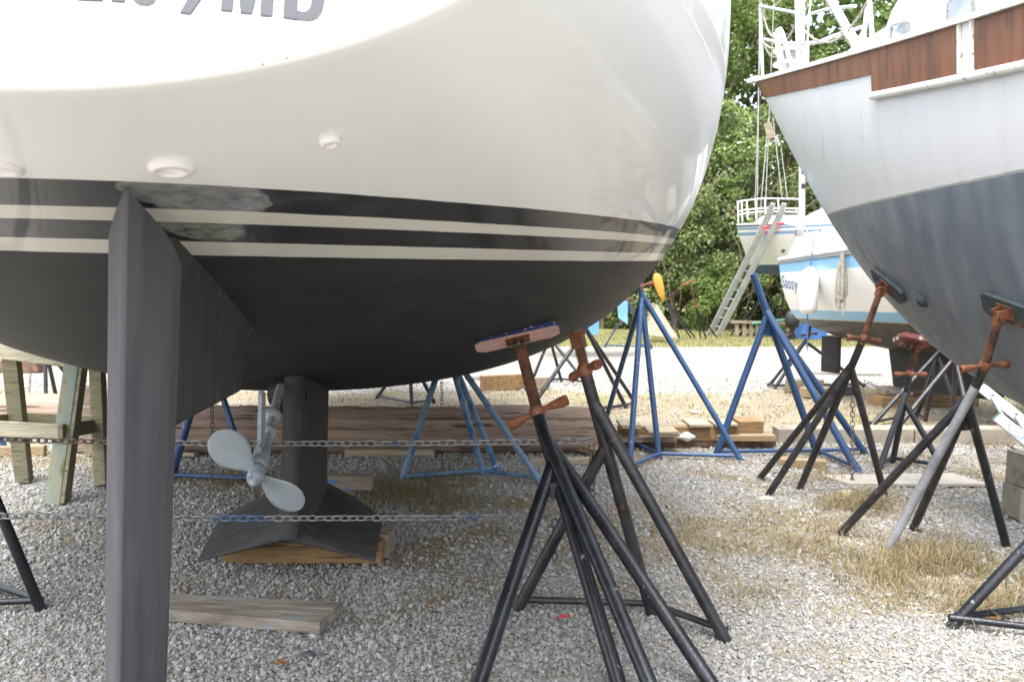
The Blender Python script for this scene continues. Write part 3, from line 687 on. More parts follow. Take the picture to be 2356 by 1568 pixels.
# shaft, strut, propeller
hub = P(588, 1095, 3.4); sh_top = P(641, 905, 4.15); sdv = (sh_top - hub).normalized()
mb = MB(); mb.tube([hub - sdv * .02, sh_top + sdv * .08], .020, 14); shaft = mb.build("propeller_shaft", M['prop_hub'], boat)
for (u, v) in ((619, 997), (628, 953)):
    tt = (v - 1095) / (905 - 1095); c_ = hub.lerp(sh_top, tt * .93); mb = MB()
    mb.lathe(c_ - sdv * .04, sdv, [(.021, 0), (.034, .010), (.040, .026), (.040, .044), (.034, .06), (.021, .07)], 16); mb.build("anode", M['prop_hub'], shaft)
mb = MB(); mb.lathe(hub + sdv * .07, sdv, [(.02, 0), (.031, .005), (.034, .03), (.034, .15), (.024, .17), (.018, .175)], 18)
mb.beam(hub + sdv * .15, P(603, 900, 3.62), .016, .055, up=(0, 1, 0)); mb.build("strut", M['prop_hub'], boat)
prop = MB(); prop.lathe(hub - sdv * .05, sdv, [(.0001, -.012), (.010, -.012), (.012, -.004), (.017, 0), (.018, .012), (.028, .016), (.033, .04), (.034, .085), (.030, .11), (.018, .115)], 20)
pr = prop.build("propeller_hub", M['prop_hub'], boat)
def blade(b_img, rad):
    bx, bz = b_img; by = -(bx * sdv.x + bz * sdv.z) / sdv.y; bd = Vector((bx, by, bz)).normalized(); cr_ = sdv.cross(bd).normalized()
    rows = []
    for side in (0,):
        for i in range(17):
            f = 1 - (1 - i / 16) ** 1.5; r_ = .03 + (rad - .03) * f
            wd = (.020 + .054 * math.sin(math.pi / 2 * f / .56) ** 1.2) if f < .56 else .074 * math.sqrt(max(0, 1 - ((f - .56) / .44) ** 2))
            wd = max(wd, .004)
            pit = R(22 - 14 * f); cd_ = (cr_ * math.cos(pit) + sdv * math.sin(pit)); nn_ = cd_.cross(bd)
            row = []
            for j in range(9):
                q = -1 + j / 4; th_ = .006 * (1 - q * q) * (1.2 - f) + .0009
                row.append((hub + sdv * .03 + bd * r_ + cd_ * wd * q + nn_ * th_))
            for j in range(8, -1, -1):
                q = -1 + j / 4; th_ = -.006 * (1 - q * q) * (1.2 - f) - .0009
                row.append((hub + sdv * .03 + bd * r_ + cd_ * wd * q + nn_ * th_))
            rows.append(row)
    mb = MB(); mb.grid(rows, close=True); mb.add(rows[-1], [tuple(range(18))]); mb.build("propeller_blade", M['prop'], boat)
blade((-.66, .75), .235); blade((.69, -.73), .240)
mb = MB(); mb.lathe(P(664, 905, 4.35), (.1, -1, 0), [(.0001, 0), (.10, 0), (.10, .04), (.0001, .05)], 20); mb.build('shaft_fairing', M['black_rubber'], boat)

# -- right-hand boat with teak bulwark
def mk_hull2(x, L):
    def f(s, tau, side=1):
        t = s / L
        zk = bern(x[3:11], t); B = bern(x[11:16], t); zs = bern(x[16:19], t); p = np.maximum(bern(x[19:22], t), 1); q = np.maximum(bern(x[22:25], t), 1)
        zk = np.minimum(zk, zs - .01); z = zk + (zs - zk) * tau; y = B * (1 - (1 - tau) ** p) ** (1 / q)
        a = math.radians(x[2]); ax = (math.sin(a), -math.cos(a)); nl = (-math.cos(a), -math.sin(a))
        return np.stack([x[0] + ax[0] * s + nl[0] * y * side, x[1] + ax[1] * s + nl[1] * y * side, z + 0 * y], -1)
    def tau_at(s, z):
        t = s / L; zs = bern(x[16:19], t); zk = min(bern(x[3:11], t), zs - .01); return max(0, min(1, (z - zk) / (zs - zk)))
    def sheer(s): return bern(x[16:19], s / L)
    return f, tau_at, sheer
X2 = [2.0515, 7.3435, 15.9069, 3.1027, 1.4376, -0.2089, 0.5781, 1.0494, 0.7335, 0.6292, 0.7021, 0.022, 0.7421, 0.8949, 1.188, 1.4015, 3.1266, 2.3462, 2.5063, 1.3089, 2.0863, 2.6015, 1.0491, 1.6322, 1.9059, 1.956, 0.005]
h2, ta2, sh2 = mk_hull2(X2, 9.0)
def paint2(name, zp, zs_slope, top, bot1, bot2, axx, x0_, y0_, bands=(), rough=.3, streak=.0):
    """topside colour above height zp, bottom paint below; bands = (z offsets lo, hi, colour)"""
    global n, l
    m = bpy.data.materials.new(name); m.use_nodes = True; n = m.node_tree.nodes; l = m.node_tree.links; b = n["Principled BSDF"]
    g = N("ShaderNodeNewGeometry"); sx_ = N("ShaderNodeSeparateXYZ"); l.new(g.outputs["Position"], sx_.inputs[0])
    s_ = MA('ADD', MA('MULTIPLY', MA('SUBTRACT', sx_.outputs[0], x0_), axx[0]), MA('MULTIPLY', MA('SUBTRACT', sx_.outputs[1], y0_), axx[1]))
    nq = N("ShaderNodeTexNoise"); nq.inputs["Scale"].default_value = 14; nq.inputs["Detail"].default_value = 8; l.new(g.outputs["Position"], nq.inputs["Vector"])
    h_ = MA('ADD', MA('SUBTRACT', sx_.outputs[2], MA('MULTIPLY_ADD', s_, zs_slope, zp)), MA('MULTIPLY', MA('SUBTRACT', nq.outputs[0], .5), .012))
    mp = N("ShaderNodeMapping"); mp.inputs["Scale"].default_value = (5, 5, .6); l.new(g.outputs["Position"], mp.inputs[0])
    ns = N("ShaderNodeTexNoise"); ns.inputs["Scale"].default_value = 1.6; ns.inputs["Detail"].default_value = 6; l.new(mp.outputs[0], ns.inputs["Vector"])
    tcol = RMP(ns.outputs[0], [(.35, top), (.6, tuple(q * .97 for q in top)), (.78, tuple(q * f_ for q, f_ in zip(top, (.90, .88, .83))))])
    bcol = RMP(ns.outputs[0], [(.32, bot1), (.55, bot2), (.72, tuple(min(1, q * (1.35 + streak)) for q in bot2))])
    c_ = MX(MA('LESS_THAN', h_, 0.), tcol, bcol)
    for lo, hi, cc in bands:
        c_ = MX(MA('MULTIPLY', MA('GREATER_THAN', h_, lo), MA('LESS_THAN', h_, hi)), c_, lin(cc))
    l.new(c_, b.inputs["Base Color"])
    rg = N("ShaderNodeMix"); l.new(MA('LESS_THAN', h_, 0.), rg.inputs[0]); rg.inputs[2].default_value = rough; rg.inputs[3].default_value = .55; l.new(rg.outputs[0], b.inputs["Roughness"])
    b.inputs["Coat Weight"].default_value = .15
    return m
a2 = R(X2[2]); ax2 = (math.sin(a2), -math.cos(a2))
m2_ = paint2("grey_bottom_hull_paint", X2[25], X2[26], (.65, .66, .665), (.125, .148, .18), (.165, .188, .218), ax2, X2[0], X2[1], [(-.012, .0, (.33, .33, .30))], streak=-.1)
boat2 = thing("sailboat", (3.3, 3.5, 0), "white boat with teak bulwark and grey-blue bottom, on the right", "sailboat")
SS2 = np.concatenate([np.linspace(0, .3, 20), np.linspace(.33, 6, 90), np.linspace(6.1, 9, 20)])
hull2, rows2, B2 = loft(h2, SS2, "hull", m2_, boat2)
def side2(s, dz, out, sd_=1):
    z = sh2(s) - dz; t_ = ta2(s, z); p_ = Vector(h2(np.array(float(s)), np.array(t_), sd_))
    q_ = Vector(h2(np.array(s + .02), np.array(ta2(s + .02, sh2(s + .02) - dz)), sd_)); tdir = (q_ - p_).normalized()
    nn_ = tdir.cross(Vector((0, 0, 1))).normalized()
    c_ = Vector((X2[0] + ax2[0] * s, X2[1] + ax2[1] * s, p_.z))
    if nn_.dot(p_ - c_) < 0: nn_ = -nn_
    return p_ + nn_ * out
def find_s(u, dz=0.):
    best = min(np.linspace(.02, 8, 800), key=lambda s: abs(float(proj_np(*[np.array(q) for q in side2(s, dz, .01)])[0]) - u)); return float(best)
sj = find_s(2003); sp1, sp2 = find_s(2205), find_s(2243); s_end = 8.9
def strip(s0, s1, d0, d1, out, k=24, sd_=1, thick=.012):
    mb = MB(); rows = []
    for s in np.linspace(s0, s1, k):
        row = [side2(s, d0 + (d1 - d0) * j / 5, out, sd_) for j in range(6)] + [side2(s, d1 + (d0 - d1) * j / 5, out - thick, sd_) for j in range(6)]
        rows.append(row)
    mb.grid(rows, close=True, smooth=False); mb.add(rows[0], [tuple(range(12))]); mb.add(rows[-1], [tuple(range(12))]); return mb
JT = .135
for sd_ in (1, -1):
    strip(.0, sj, .0, JT, .012, sd_=sd_).build("teak_plank", M['wood_teak'], boat2)
    strip(sj + .002, sp1, .0, .235, .012, sd_=sd_).build("teak_plank", M['wood_teak'], boat2)
    strip(sp1 + .002, sp2 - .002, .0, .235, .008, sd_=sd_).build("bulwark_post", M['white_dirty'], boat2)
    for s_ in (sp1 + .012, sp2 - .012):
        mb = MB(); mb.beam(side2(s_, .0, .018, sd_), side2(s_, .235, .018, sd_), .016, .016, up=(1, 0, 0)); mb.build("post_moulding", M['white_dirty'], boat2)
    for i in range(4):
        s0_ = sp2 + i * 1.3; s1_ = s0_ + 1.297
        if s0_ < s_end - .1: strip(s0_, min(s1_, s_end), .0, .235, .012, sd_=sd_).build("teak_plank", M['wood_teak'], boat2)
    mb = MB(); mb.tube([side2(s, .262, .02, sd_) for s in np.linspace(sj + .02, s_end, 60)], .023, 10); mb.build("rub_rail", M['white_dirty'], boat2)
    # cap rail
    mb = MB(); rows = []
    for s in np.linspace(0, s_end, 110):
        a_ = side2(s, 0, .04, sd_); b_ = side2(s, 0, -.055, sd_); w_ = .002 * math.sin(s * 31) + .0015 * math.sin(s * 77)
        rows.append([a_ + Vector((0, 0, .0)), a_ + Vector((0, 0, .028 + w_)), b_ + Vector((0, 0, .03)), b_ + Vector((0, 0, .002))])
    mb.grid(rows, close=True, smooth=False); mb.add(rows[0], [(0, 1, 2, 3)]); mb.build("cap_rail", M['white_dirty'], boat2)
# tip block closing the end
p_ = Vector(h2(np.array(0.), np.array(1.), 1)); mb = MB(); mb.box(p_ + Vector((.0, -.03, .012)), (.12, .12, .034), a2); mb.build("stem_cap", M['white_dirty'], boat2)
mb = MB(); rows = []
for s in np.linspace(.05, s_end, 40):
    a_, b_ = side2(s, .16, -.01, 1), side2(s, .16, -.01, -1); rows.append([a_.lerp(b_, f) + Vector((0, 0, .05 * (1 - (2 * f - 1) ** 2))) for f in np.linspace(0, 1, 5)])
mb.grid(rows); mb.build("deck", M['white'], boat2)
# cabin trunk
rows = []; s0c = find_s(1845)
def cab(s, side, hz, inset): 
    p_ = side2(s, .1, -inset, side); c_ = Vector((X2[0] + ax2[0] * s, X2[1] + ax2[1] * s, 0)); return Vector((p_.x, p_.y, hz))
mb = MB()
for i, s in enumerate(list(np.linspace(s0c, s0c + 1.25, 14)) + list(np.linspace(s0c + 1.35, s_end, 24))):
    g_ = min(1, i / 13 + .02); g_ = math.sin(g_ * math.pi / 2) ** .8; hz = sh2(s) - .12; up = .06 + .56 * g_
    ins = .16 + .02 * (1 - g_) + .35 * (1 - g_)
    row = []
    for sd_ in (1, -1):
        seq = [cab(s, sd_, hz - .05, ins), cab(s, sd_, hz + up * .6, ins + .03), cab(s, sd_, hz + up * .85, ins + .06), cab(s, sd_, hz + up * .97, ins + .13)]
        row += seq if sd_ == 1 else seq[::-1]
    rows.append(row)
mb.grid(rows); mb.add(rows[0], [tuple(range(8))]); cabin = mb.build("cabin", M['white'], boat2)
CB = BVHTree.FromPolygons([tuple(v) for v in mb.v], mb.f)
def win(u0, v0, u1, v1, sk=0.):
    pts = []; mbf = MB(); mbp = MB()
    for rr, tgt, off in ((1.0, mbf, .006), (.76, mbp, .011)):
        ring = []
        for k_ in range(20):
            a_ = 2 * math.pi * k_ / 20; cx_, sy_ = math.copysign(abs(math.cos(a_)) ** .45, math.cos(a_)), math.copysign(abs(math.sin(a_)) ** .45, math.sin(a_))
            u_ = (u0 + u1) / 2 + cx_ * (u1 - u0) / 2 * rr; v_ = (v0 + v1) / 2 + sy_ * (v1 - v0) / 2 * rr - sk * cx_ * rr
            loc, nr_, _, _ = CB.ray_cast(ORI, ray(u_, v_).normalized())
            if loc is None: return
            if nr_.dot(ray(u_, v_)) > 0: nr_ = -nr_
            ring.append(loc + nr_ * off)
        back = [q - nr_ * .015 for q in ring]
        tgt.add(ring + back, [tuple(range(20))] + [(k_, (k_ + 1) % 20, 20 + (k_ + 1) % 20, 20 + k_) for k_ in range(20)])
    f_ = mbf.build("window", M['galv'], boat2); mbp.build("pane", M['glass'], f_)
win(2048, 52, 2096, 92, 6); win(2178, -8, 2246, 56, 8)
# end rail (pulpit) and gear
def up2(u, v, y): return P(u, v, y)
st_ = MB(); yq = 7.2
pul = []
def pipe(name, pts, r, m, parent=boat2, n_=8): 
    mb = MB(); mb.tube(pts, r, n_); return mb.build(name, m, parent)
pipe("stanchion", [P(1755, 182, 7.2), P(1749, 12, 7.2)], .013, M['whitepipe'])
pipe("stanchion", [P(1797, 170, 6.75), P(1783, 75, 6.75)], .013, M['whitepipe'])
pipe("stanchion", [P(1806, 168, 6.9), P(1790, 90, 6.9)], .012, M['whitepipe'])
pipe("pulpit_rail", [P(1825, 163, 6.5), P(1812, 120, 6.5), P(1801, 78, 6.55), P(1795, 67, 6.6), P(1789, 70, 6.65), P(1792, 90, 6.7), P(1800, 135, 6.75), P(1806, 166, 6.8)], .016, M['whitepipe'])
pipe("pulpit_rail", [P(1748, 14, 7.2), P(1832, 30, 6.5), P(1850, 33, 6.4)], .013, M['steel'])
pipe("pulpit_rail", [P(1756, 90, 7.2), P(1800, 100, 7.0), P(1850, 101, 6.5), P(1885, 97, 6.2), P(1920, 82, 6.0), P(1982, 63, 5.8)], .014, M['steel'])
pipe("pulpit_rail", [P(1862, 33, 6.4), P(1900, 22, 6.2), P(1968, 14, 5.8)], .012, M['steel'])
pipe("brace_rail", [P(1757, 182, 7.2), P(1795, 168, 6.8)], .012, M['steel'])
pipe("brace_rail", [P(1756, 183, 7.15), P(1806, 184, 6.7)], .012, M['steel'])
pipe("stanchion", [P(1837, 160, 6.4), P(1833, -10, 6.4)], .017, M['steel'])
pipe("stanchion", [P(2009, 108, 5.55), P(1999, -12, 5.55)], .016, M['steel'])
mb = MB(); mb.beam(P(1978, 118, 5.7), P(1906, -8, 6.0), .055, .02, up=(0, 1, 0)); mb.build("anchor_shank", M['alu'], boat2)
mb = MB(); mb.beam(P(1982, 118, 5.68), P(1945, 68, 5.8), .06, .028, up=(0, 1, 0)); mb.build("rail_bracket", M['steel'], boat2)
mb = MB(); mb.tube([P(1857, 150, 6.25), P(1858, 95, 6.25)], .014, 8); mb.tube([P(1858, 95, 6.25), P(1861, 40, 6.3), P(1866, -10, 6.3)], .007, 6)
mb.lathe(P(1860, 48, 6.3), (0, 0, 1), [(.008, -.04), (.026, -.02), (.026, .02), (.008, .04)], 10); mb.build("turnbuckle", M['steel'], boat2)
mb = MB(); mb.tube([P(1983, 110, 5.6), P(1986, 85, 5.6), P(1991, 55, 5.6), P(1996, 10, 5.6)], .016, 8); mb.lathe(P(1985, 92, 5.6), (0, 0, 1), [(.008, -.05), (.024, -.03), (.024, .03), (.008, .05)], 10); mb.build("turnbuckle", M['steel'], boat2)
mb = MB(); dc = P(1815, 150, 6.8); mb.lathe(dc, (0, 0, 1), [(.0001, 0), (.12, 0), (.12, .012), (.085, .02), (.085, .09), (.12, .10), (.12, .115), (.0001, .115)], 24); mb.build("furling_drum", M['whitepipe'], boat2)
for k_ in range(4):
    mb = MB(); mb.lathe(dc + Vector((0, 0, .03 + k_ * .017)), (0, 0, 1), [(.086, 0), (.094, .007), (.086, .014)], 20); mb.build("rope_turn", M['rope'], boat2)
def sag(p0, p1, s_, k_=9): return [p0.lerp(p1, i / (k_ - 1)) + Vector((0, 0, -s_ * 4 * (i / (k_ - 1)) * (1 - i / (k_ - 1)))) for i in range(k_)]
for (q0, q1, s_) in ((P(1750, 10, 7.2), P(1805, -12, 6.9), .06), (P(1753, 20, 7.2), P(1792, 78, 6.8), .10), (P(1752, 92, 7.2), P(1833, 52, 6.4), .12), (P(1755, 95, 7.2), P(1800, 118, 6.8), .08), (P(1838, 52, 6.4), P(2000, -2, 5.55), .2), (P(1797, 100, 6.8), P(1822, 160, 6.7), .02)):
    pipe("lifeline", sag(q0, q1, s_), .0085, M['rope'], n_=6)
# dinghy-like white dome forward of the cabin top
mb = MB(); dcx = P(1962, -30, 5.2); rows = []
for i in range(9):
    f = i / 8; rr = .42 * math.sin(math.pi * f) ** .6 + .001; rows.append([(dcx + Vector((ax2[0], ax2[1], 0)) * ((f - .15) * 1.7) + Vector((ax2[1], -ax2[0], 0)) * rr * .55 * math.cos(a_) + Vector((0, 0, 1)) * (rr * .42 * math.sin(a_)))for a_ in np.linspace(0, 2 * math.pi, 17)[:-1]])
# two moulded runners down the topside and a through-hull
for (ua, va, ub, vb) in ((1866, 160, 1898, 358), (1872, 158, 1893, 362), (1974, 144, 1991, 352)):
    pts = []
    for i in range(12):
        f = i / 11
        try: q_, nn_ = hitpx(B2, ua + (ub - ua) * (f ** 1.0) + 6 * math.sin(math.pi * f) * (1 if ua < 1900 else 0), va + (vb - va) * f + 6); pts.append(q_ + nn_ * .001)
        except RuntimeError: pass
    if len(pts) > 3: mb = MB(); mb.tube(pts, .0028, 6); mb.build("rib_moulding", M['deckgrey'], boat2)
q_, nn_ = hitpx(B2, 2125, 690); mb = MB(); mb.lathe(q_, nn_ + Vector((0, 0, -.6)), [(.045, -.01), (.05, .01), (.03, .03), (.02, .035)], 14, flat=.6); mb.build("through_hull", M['pad_dark'], boat2)
# keel of the right boat
rowsK = []
for f in np.linspace(0, 1, 8):
    z = .2 + .75 * f; ring = []
    for j in range(16):
        a_ = 2 * math.pi * j / 16; s = 6.4 + 1.4 * math.cos(a_) - .4 * f; w_ = .14 * math.sin(a_)
        ring.append((X2[0] + ax2[0] * s - ax2[1] * w_, X2[1] + ax2[1] * s + ax2[0] * w_, z))
    rowsK.append(ring)
mb = MB(); mb.grid(rowsK, close=True); mb.build("keel", M['keel'], boat2)
mb = MB(); mb.box((X2[0] + ax2[0] * 6.3, X2[1] + ax2[1] * 6.3, .1), (.9, .25, .2), a2); tag(mb.build("timber_block", M['wood_grey'], loc=(X2[0] + ax2[0] * 4.5, X2[1] + ax2[1] * 4.5, 0)), "timber block under the keel of the teak-railed boat", "block")

# -- far boat with ladder
def scale_far(x, k):
    x = list(x); x[0] *= k; x[1] *= k
    for i in list(range(3, 11)) + [16, 17, 18, 25]: x[i] = (x[i] - EYE) * k + EYE
    for i in range(11, 16): x[i] *= k
    return x
KF = 1.2
X3 = scale_far([5.7175, 20.6761, 53.8028, 1.7096, 1.7091, 1.3029, 1.1002, 1.0, 1.0, 1.0, 1.0, 1.0963, 1.1086, 1.4753, 1.297, 0.5999, 2.8253, 2.6131, 2.8986, 1.1913, 1.9935, 2.1997, 0.9869, 1.7885, 1.7994, 1.9138, -0.0042], KF)
h3, ta3, sh3 = mk_hull2(X3, 9.0 * KF)
a3 = R(X3[2]); ax3 = (math.sin(a3), -math.cos(a3))
m3_ = paint2("far_hull_paint", X3[25], 0, (.72, .73, .75), (.035, .07, .13), (.05, .095, .165), ax3, X3[0], X3[1], [(1.0, 1.05, (.06, .09, .15)), (.93, .98, (.14, .24, .40)), (.78, .86, (.20, .33, .55))])
boat3 = thing("sailboat", (X3[0] + ax3[0] * 4, X3[1] + ax3[1] * 4, 0), "far white sailboat with thin blue stripes and dark blue bottom, a ladder against its end", "sailboat")
L3 = 9 * KF
hull3, rows3, B3 = loft(h3, np.linspace(0, L3 * .98, 60), "hull", m3_, boat3)
def deck_of(h, L, boat_, m=None, k0=0.):
    mb = MB(); rows = []
    for s in np.linspace(k0, L * .98, 24):
        a_, b_ = h(np.array(s), np.array(1.), 1), h(np.array(s), np.array(1.), -1); rows.append([tuple(a_ + (b_ - a_) * f + np.array([0, 0, .08 * (1 - (2 * f - 1) ** 2)])) for f in np.linspace(0, 1, 7)])
    mb.grid(rows); return mb.build("deck", m or M['white'], boat_)
def transom_of(h, boat_, s=0., m=None):
    mb = MB(); rows = []
    for t_ in np.linspace(0, 1, 16) ** 1.5:
        a_, b_ = h(np.array(s), np.array(t_), 1), h(np.array(s), np.array(t_), -1); rows.append([tuple(a_ + (b_ - a_) * f) for f in np.linspace(0, 1, 5)])
    mb.grid(rows); return mb.build("transom", m or M['white'], boat_)
deck_of(h3, L3, boat3); transom_of(h3, boat3, m=m3_)
def cabin_of(h, boat_, s0, s1, hgt_, wf, zb, m=None, steps=14, name="cabin"):
    mb = MB(); rows = []
    for i, s in enumerate(np.linspace(s0, s1, steps)):
        g_ = math.sin(min(1, min(i, steps - 1 - i) / 3 + .12) * math.pi / 2); a_, b_ = Vector(h(np.array(s), np.array(1.), 1)), Vector(h(np.array(s), np.array(1.), -1)); row = []
        for f, q in ((wf, 0), (wf + .03, .7), (wf + .10, .95), (.5, 1.08), (.9 - wf, .95), (.97 - wf, .7), (1 - wf, 0)):
            c_ = a_.lerp(b_, f); row.append((c_.x, c_.y, zb(s) + hgt_ * g_ * q))
        rows.append(row)
    mb.grid(rows); mb.add(rows[0], [tuple(range(7))]); mb.add(rows[-1], [tuple(range(7))[::-1]]); return mb.build(name, m or M['white'], boat_)
cabin_of(h3, boat3, 1.4, 7.5, .62, .2, lambda s: sh3(s) - .02); cabin_of(h3, boat3, .3, 1.6, .28, .15, lambda s: sh3(s), name="cockpit_coaming")
mb = MB(); mb.tube([P(1845, 520, 25.2), P(1845, -60, 25.2)], .085, 12); mast = mb.build("mast", M['whitepipe'], boat3)
for v in (395, 428): mb = MB(); mb.box(P(1849, v, 25.08), (.12, .08, .14)); mb.build("mast_fitting", M['black_rubber'], mast)
for (u0, v0, u1, v1) in ((1748, -10, 1742, 500), (1781, -10, 1760, 500), (1768, 270, 1748, 500), (1778, 270, 1800, 460), (1797, 340, 1812, 460), (1752, -10, 1738, 455)):
    pipe("stay", [P(u0, v0, 25.0), P(u1, v1, 25.0)], .013, M['wire'], boat3, 5)
for (u, v0, v1) in ((1697, 512, 462), (1706, 510, 460), (1718, 505, 459), (1738, 505, 455), (1760, 500, 458), (1790, 495, 455)): pipe("stanchion", [P(u + 2, v0, 24.9), P(u, v1, 24.9)], .02, M['whitepipe'], boat3, 6)
for dv in (0, 22, 30): pipe("rail", [P(1697, 465 + dv, 24.9), P(1712, 461 + dv, 24.9), P(1760, 456 + dv, 24.9), P(1850, 458 + dv, 24.9)], .018, M['whitepipe'], boat3, 6)
mb = MB(); mb.beam(P(1765, 283, 25), P(1775, 318, 25), .22, .04, up=(0, 1, 0)); mb.build("folded_sail", M['wood_grey'], boat3)
pipe("rope", [P(1799, 540, 24.2), P(1800, 600, 24.2)], .012, M['rope_blue'], boat3, 5)
mb = MB(); cb = Vector((X3[0] + ax3[0] * 4, X3[1] + ax3[1] * 4, 0))
mb.box(cb + Vector((0, 0, .65)), (2.0, .25, 1.0), a3 - R(90)); mb.build("keel", M['keel'], boat3)
# ladder against the far boat
lad = thing("ladder", G(1645, 772), "long white aluminium extension ladder leaning on the far blue-striped boat", "ladder")
hl, _n = hitpx(B3, 1775, 525); ly = hl.y - .35
la0, la1 = G(1632, 770), P(1776, 482, ly); lb0, lb1 = G(1652, 772), P(1802, 482, ly)
for a_, b_ in ((la0, la1), (lb0, lb1)):
    mb = MB(); mb.beam(a_, b_, .15, .09, up=(0, 1, 0)); mb.build("rail", M['alu'], lad)
la2, lb2 = la0.lerp(la1, .38), lb0.lerp(lb1, .38)
for a_, b_ in ((la2, la1), (lb2, lb1)):
    mb = MB(); o_ = Vector((.0, -.1, .05)); mb.beam(a_ + o_, b_ + o_ + Vector((0, 0, .1)), .12, .06, up=(0, 1, 0)); mb.build("rail", M['alu'], lad)
for i in range(1, 13):
    f = i / 13; mb = MB(); mb.tube([la0.lerp(la1, f) + Vector((0, -.02, 0)), lb0.lerp(lb1, f) + Vector((0, -.02, 0))], .022, 6); mb.build("rung", M['alu'], lad)
for (u, v) in ((1762, 523), (1795, 514), (1837, 540)):
    mb = MB(); mb.tube([P(u - 9, v, ly - .3), P(u + 9, v - 1, ly - .3)], .03, 6); mb.tube([P(u - 2, v, ly - .3), P(u - 3, v + 16, ly - .3)], .018, 5); mb.build("red_tie", M['rope_red'], boat3)

# -- light blue striped boat
X4 = [4.1123, 12.2725, 19.8457, 0.9247, 0.5576, 0.5941, 0.5895, 0.5497, 0.5002, 0.5, 0.5, 0.4229, 1.0677, 1.3363, 1.3146, 0.6016, 1.7997, 1.9672, 2.1043, 1.8138, 1.9785, 2.1951, 1.6188, 1.807, 1.7963, 0.9882, 0.0166]
h4, ta4, sh4 = mk_hull2(X4, 9.0); a4 = R(X4[2]); ax4 = (math.sin(a4), -math.cos(a4))
m4_ = paint2("light_blue_striped_hull_paint", X4[25] - .01, .0166, (.76, .76, .74), (.022, .021, .020), (.04, .037, .033), ax4, X4[0], X4[1], [(.012, .125, (.17, .40, .62)), (.64, .9, (.26, .50, .74)), (.0, .012, (.3, .3, .2))])
boat4 = thing("sailboat", (X4[0] + ax4[0] * 3, X4[1] + ax4[1] * 3, 0), "white sailboat with light blue bands, blue script name and hanging white fender", "sailboat")
hull4, rows4, B4 = loft(h4, np.linspace(0, 7.2, 90), "hull", m4_, boat4)
transom_of(h4, boat4, m=m4_); deck_of(h4, 7.2 / .98, boat4)
mb = MB(); mb.tube([Vector(h4(np.array(s), np.array(1.), 1)) + Vector((0, 0, .0)) for s in np.linspace(0, 7, 50)], .03, 8); mb.build("gunwale_moulding", M['white_dirty'], boat4)
mb = MB(); mb.tube([Vector(h4(np.array(s), np.array(.97), 1)) + Vector((-.01, 0, -.02)) for s in np.linspace(0, 7, 50)], .014, 6); mb.build("rub_strip", M['galv'], boat4)
cabin_of(h4, boat4, .1, 1.5, .36, .06, lambda s: sh4(s) - .02, name="cockpit_coaming"); cabin_of(h4, boat4, 1.2, 6.5, .75, .14, lambda s: sh4(s) - .02)
def fin(boat_, x, ax_, s0, s1, z0, z1, w, m, name, rake=0.):
    rows = []
    for f in np.linspace(0, 1, 6):
        ring = []
        for j in range(14):
            t_ = 2 * math.pi * j / 14; s = (s0 + s1) / 2 + (s1 - s0) / 2 * math.cos(t_) + rake * f; w_ = w * math.sin(t_); ring.append((x[0] + ax_[0] * s - ax_[1] * w_, x[1] + ax_[1] * s + ax_[0] * w_, z0 + (z1 - z0) * f))
        rows.append(ring)
    mb = MB(); mb.grid(rows, close=True); mb.add(rows[0], [tuple(range(14))[::-1]]); return mb.build(name, m, boat_)
M['dark_bottom'] = mat('dark_worn_antifouling', (.018, .017, .017), (.032, .03, .028), .8, 5, .1, 40)
fin(boat4, X4, ax4, .40, .78, .27, .75, .045, M['dark_bottom'], "rudder"); fin(boat4, X4, ax4, 1.72, 3.3, .22, .7, .13, M['dark_bottom'], "keel", -.1)
def wrap_text(bvh, s, size, u, v, rightv, m, parent, xs=1, shear=0, off=.004, bold=0.):
    vs, fs = text_mesh(s, size, xs, .0, shear, bold); p_, nn_ = hitpx(bvh, u, v); rx = (rightv - nn_ * rightv.dot(nn_)).normalized(); uz = nn_.cross(rx)
    if uz.z < 0: uz = -uz
    cx_ = (min(q[0] for q in vs) + max(q[0] for q in vs)) / 2; out = []
    for q in vs:
        w_ = p_ + rx * (q[0] - cx_) + uz * q[1]; loc, nr_, _, _ = bvh.ray_cast(w_ + nn_ * .5, -nn_)
        out.append((loc + nn_ * off) if loc is not None and (loc - w_).length < .45 else w_ + nn_ * off)
    mb = MB(); mb.add(out, fs); return mb.build("lettering", m, parent)
wrap_text(B4, "Sassy", .25, 1819, 664, Vector((ax4[0], ax4[1], 0)), M['letterblue'], boat4, 1.0, .35)
p_, nn_ = hitpx(B4, 2010, 748)
# fender + rope coil + lines
fp, fn = hitpx(B4, 1884, 662); fp = fp + fn * .135
fen = thing("fender", (fp.x, fp.y, fp.z), "white ribbed fender hanging on a blue line from the light-blue-banded boat", "fender")
mb = MB(); ln = .27; prof = [(.0001, -ln - .02), (.03, -ln - .02), (.09, -ln + .005), (.112, -ln + .05), (.115, 0), (.112, ln - .06), (.095, ln - .02), (.05, ln + .02), (.03, ln + .035), (.0001, ln + .035)]
mb.lathe(fp, Vector((.05, 0, 1)), prof, 20); mb.build("fender_body", M['flange'], fen)
pipe("fender_line", [fp + Vector((.015, 0, .3)), P(1868, 575, 11.0), P(1875, 540, 11.1)], .009, M['rope_blue'], fen, 5)
pipe("fender_line", [fp + Vector((-.015, 0, -.29)), fp + Vector((-.01, 0, -.75))], .009, M['rope_blue'], fen, 5)
cp, cn = hitpx(B4, 1944, 600); cp = cp + cn * .05
coil = thing("rope_coil", (cp.x, cp.y, cp.z), "coiled grey rope hanging from the gunwale of the light-blue-banded boat", "rope")
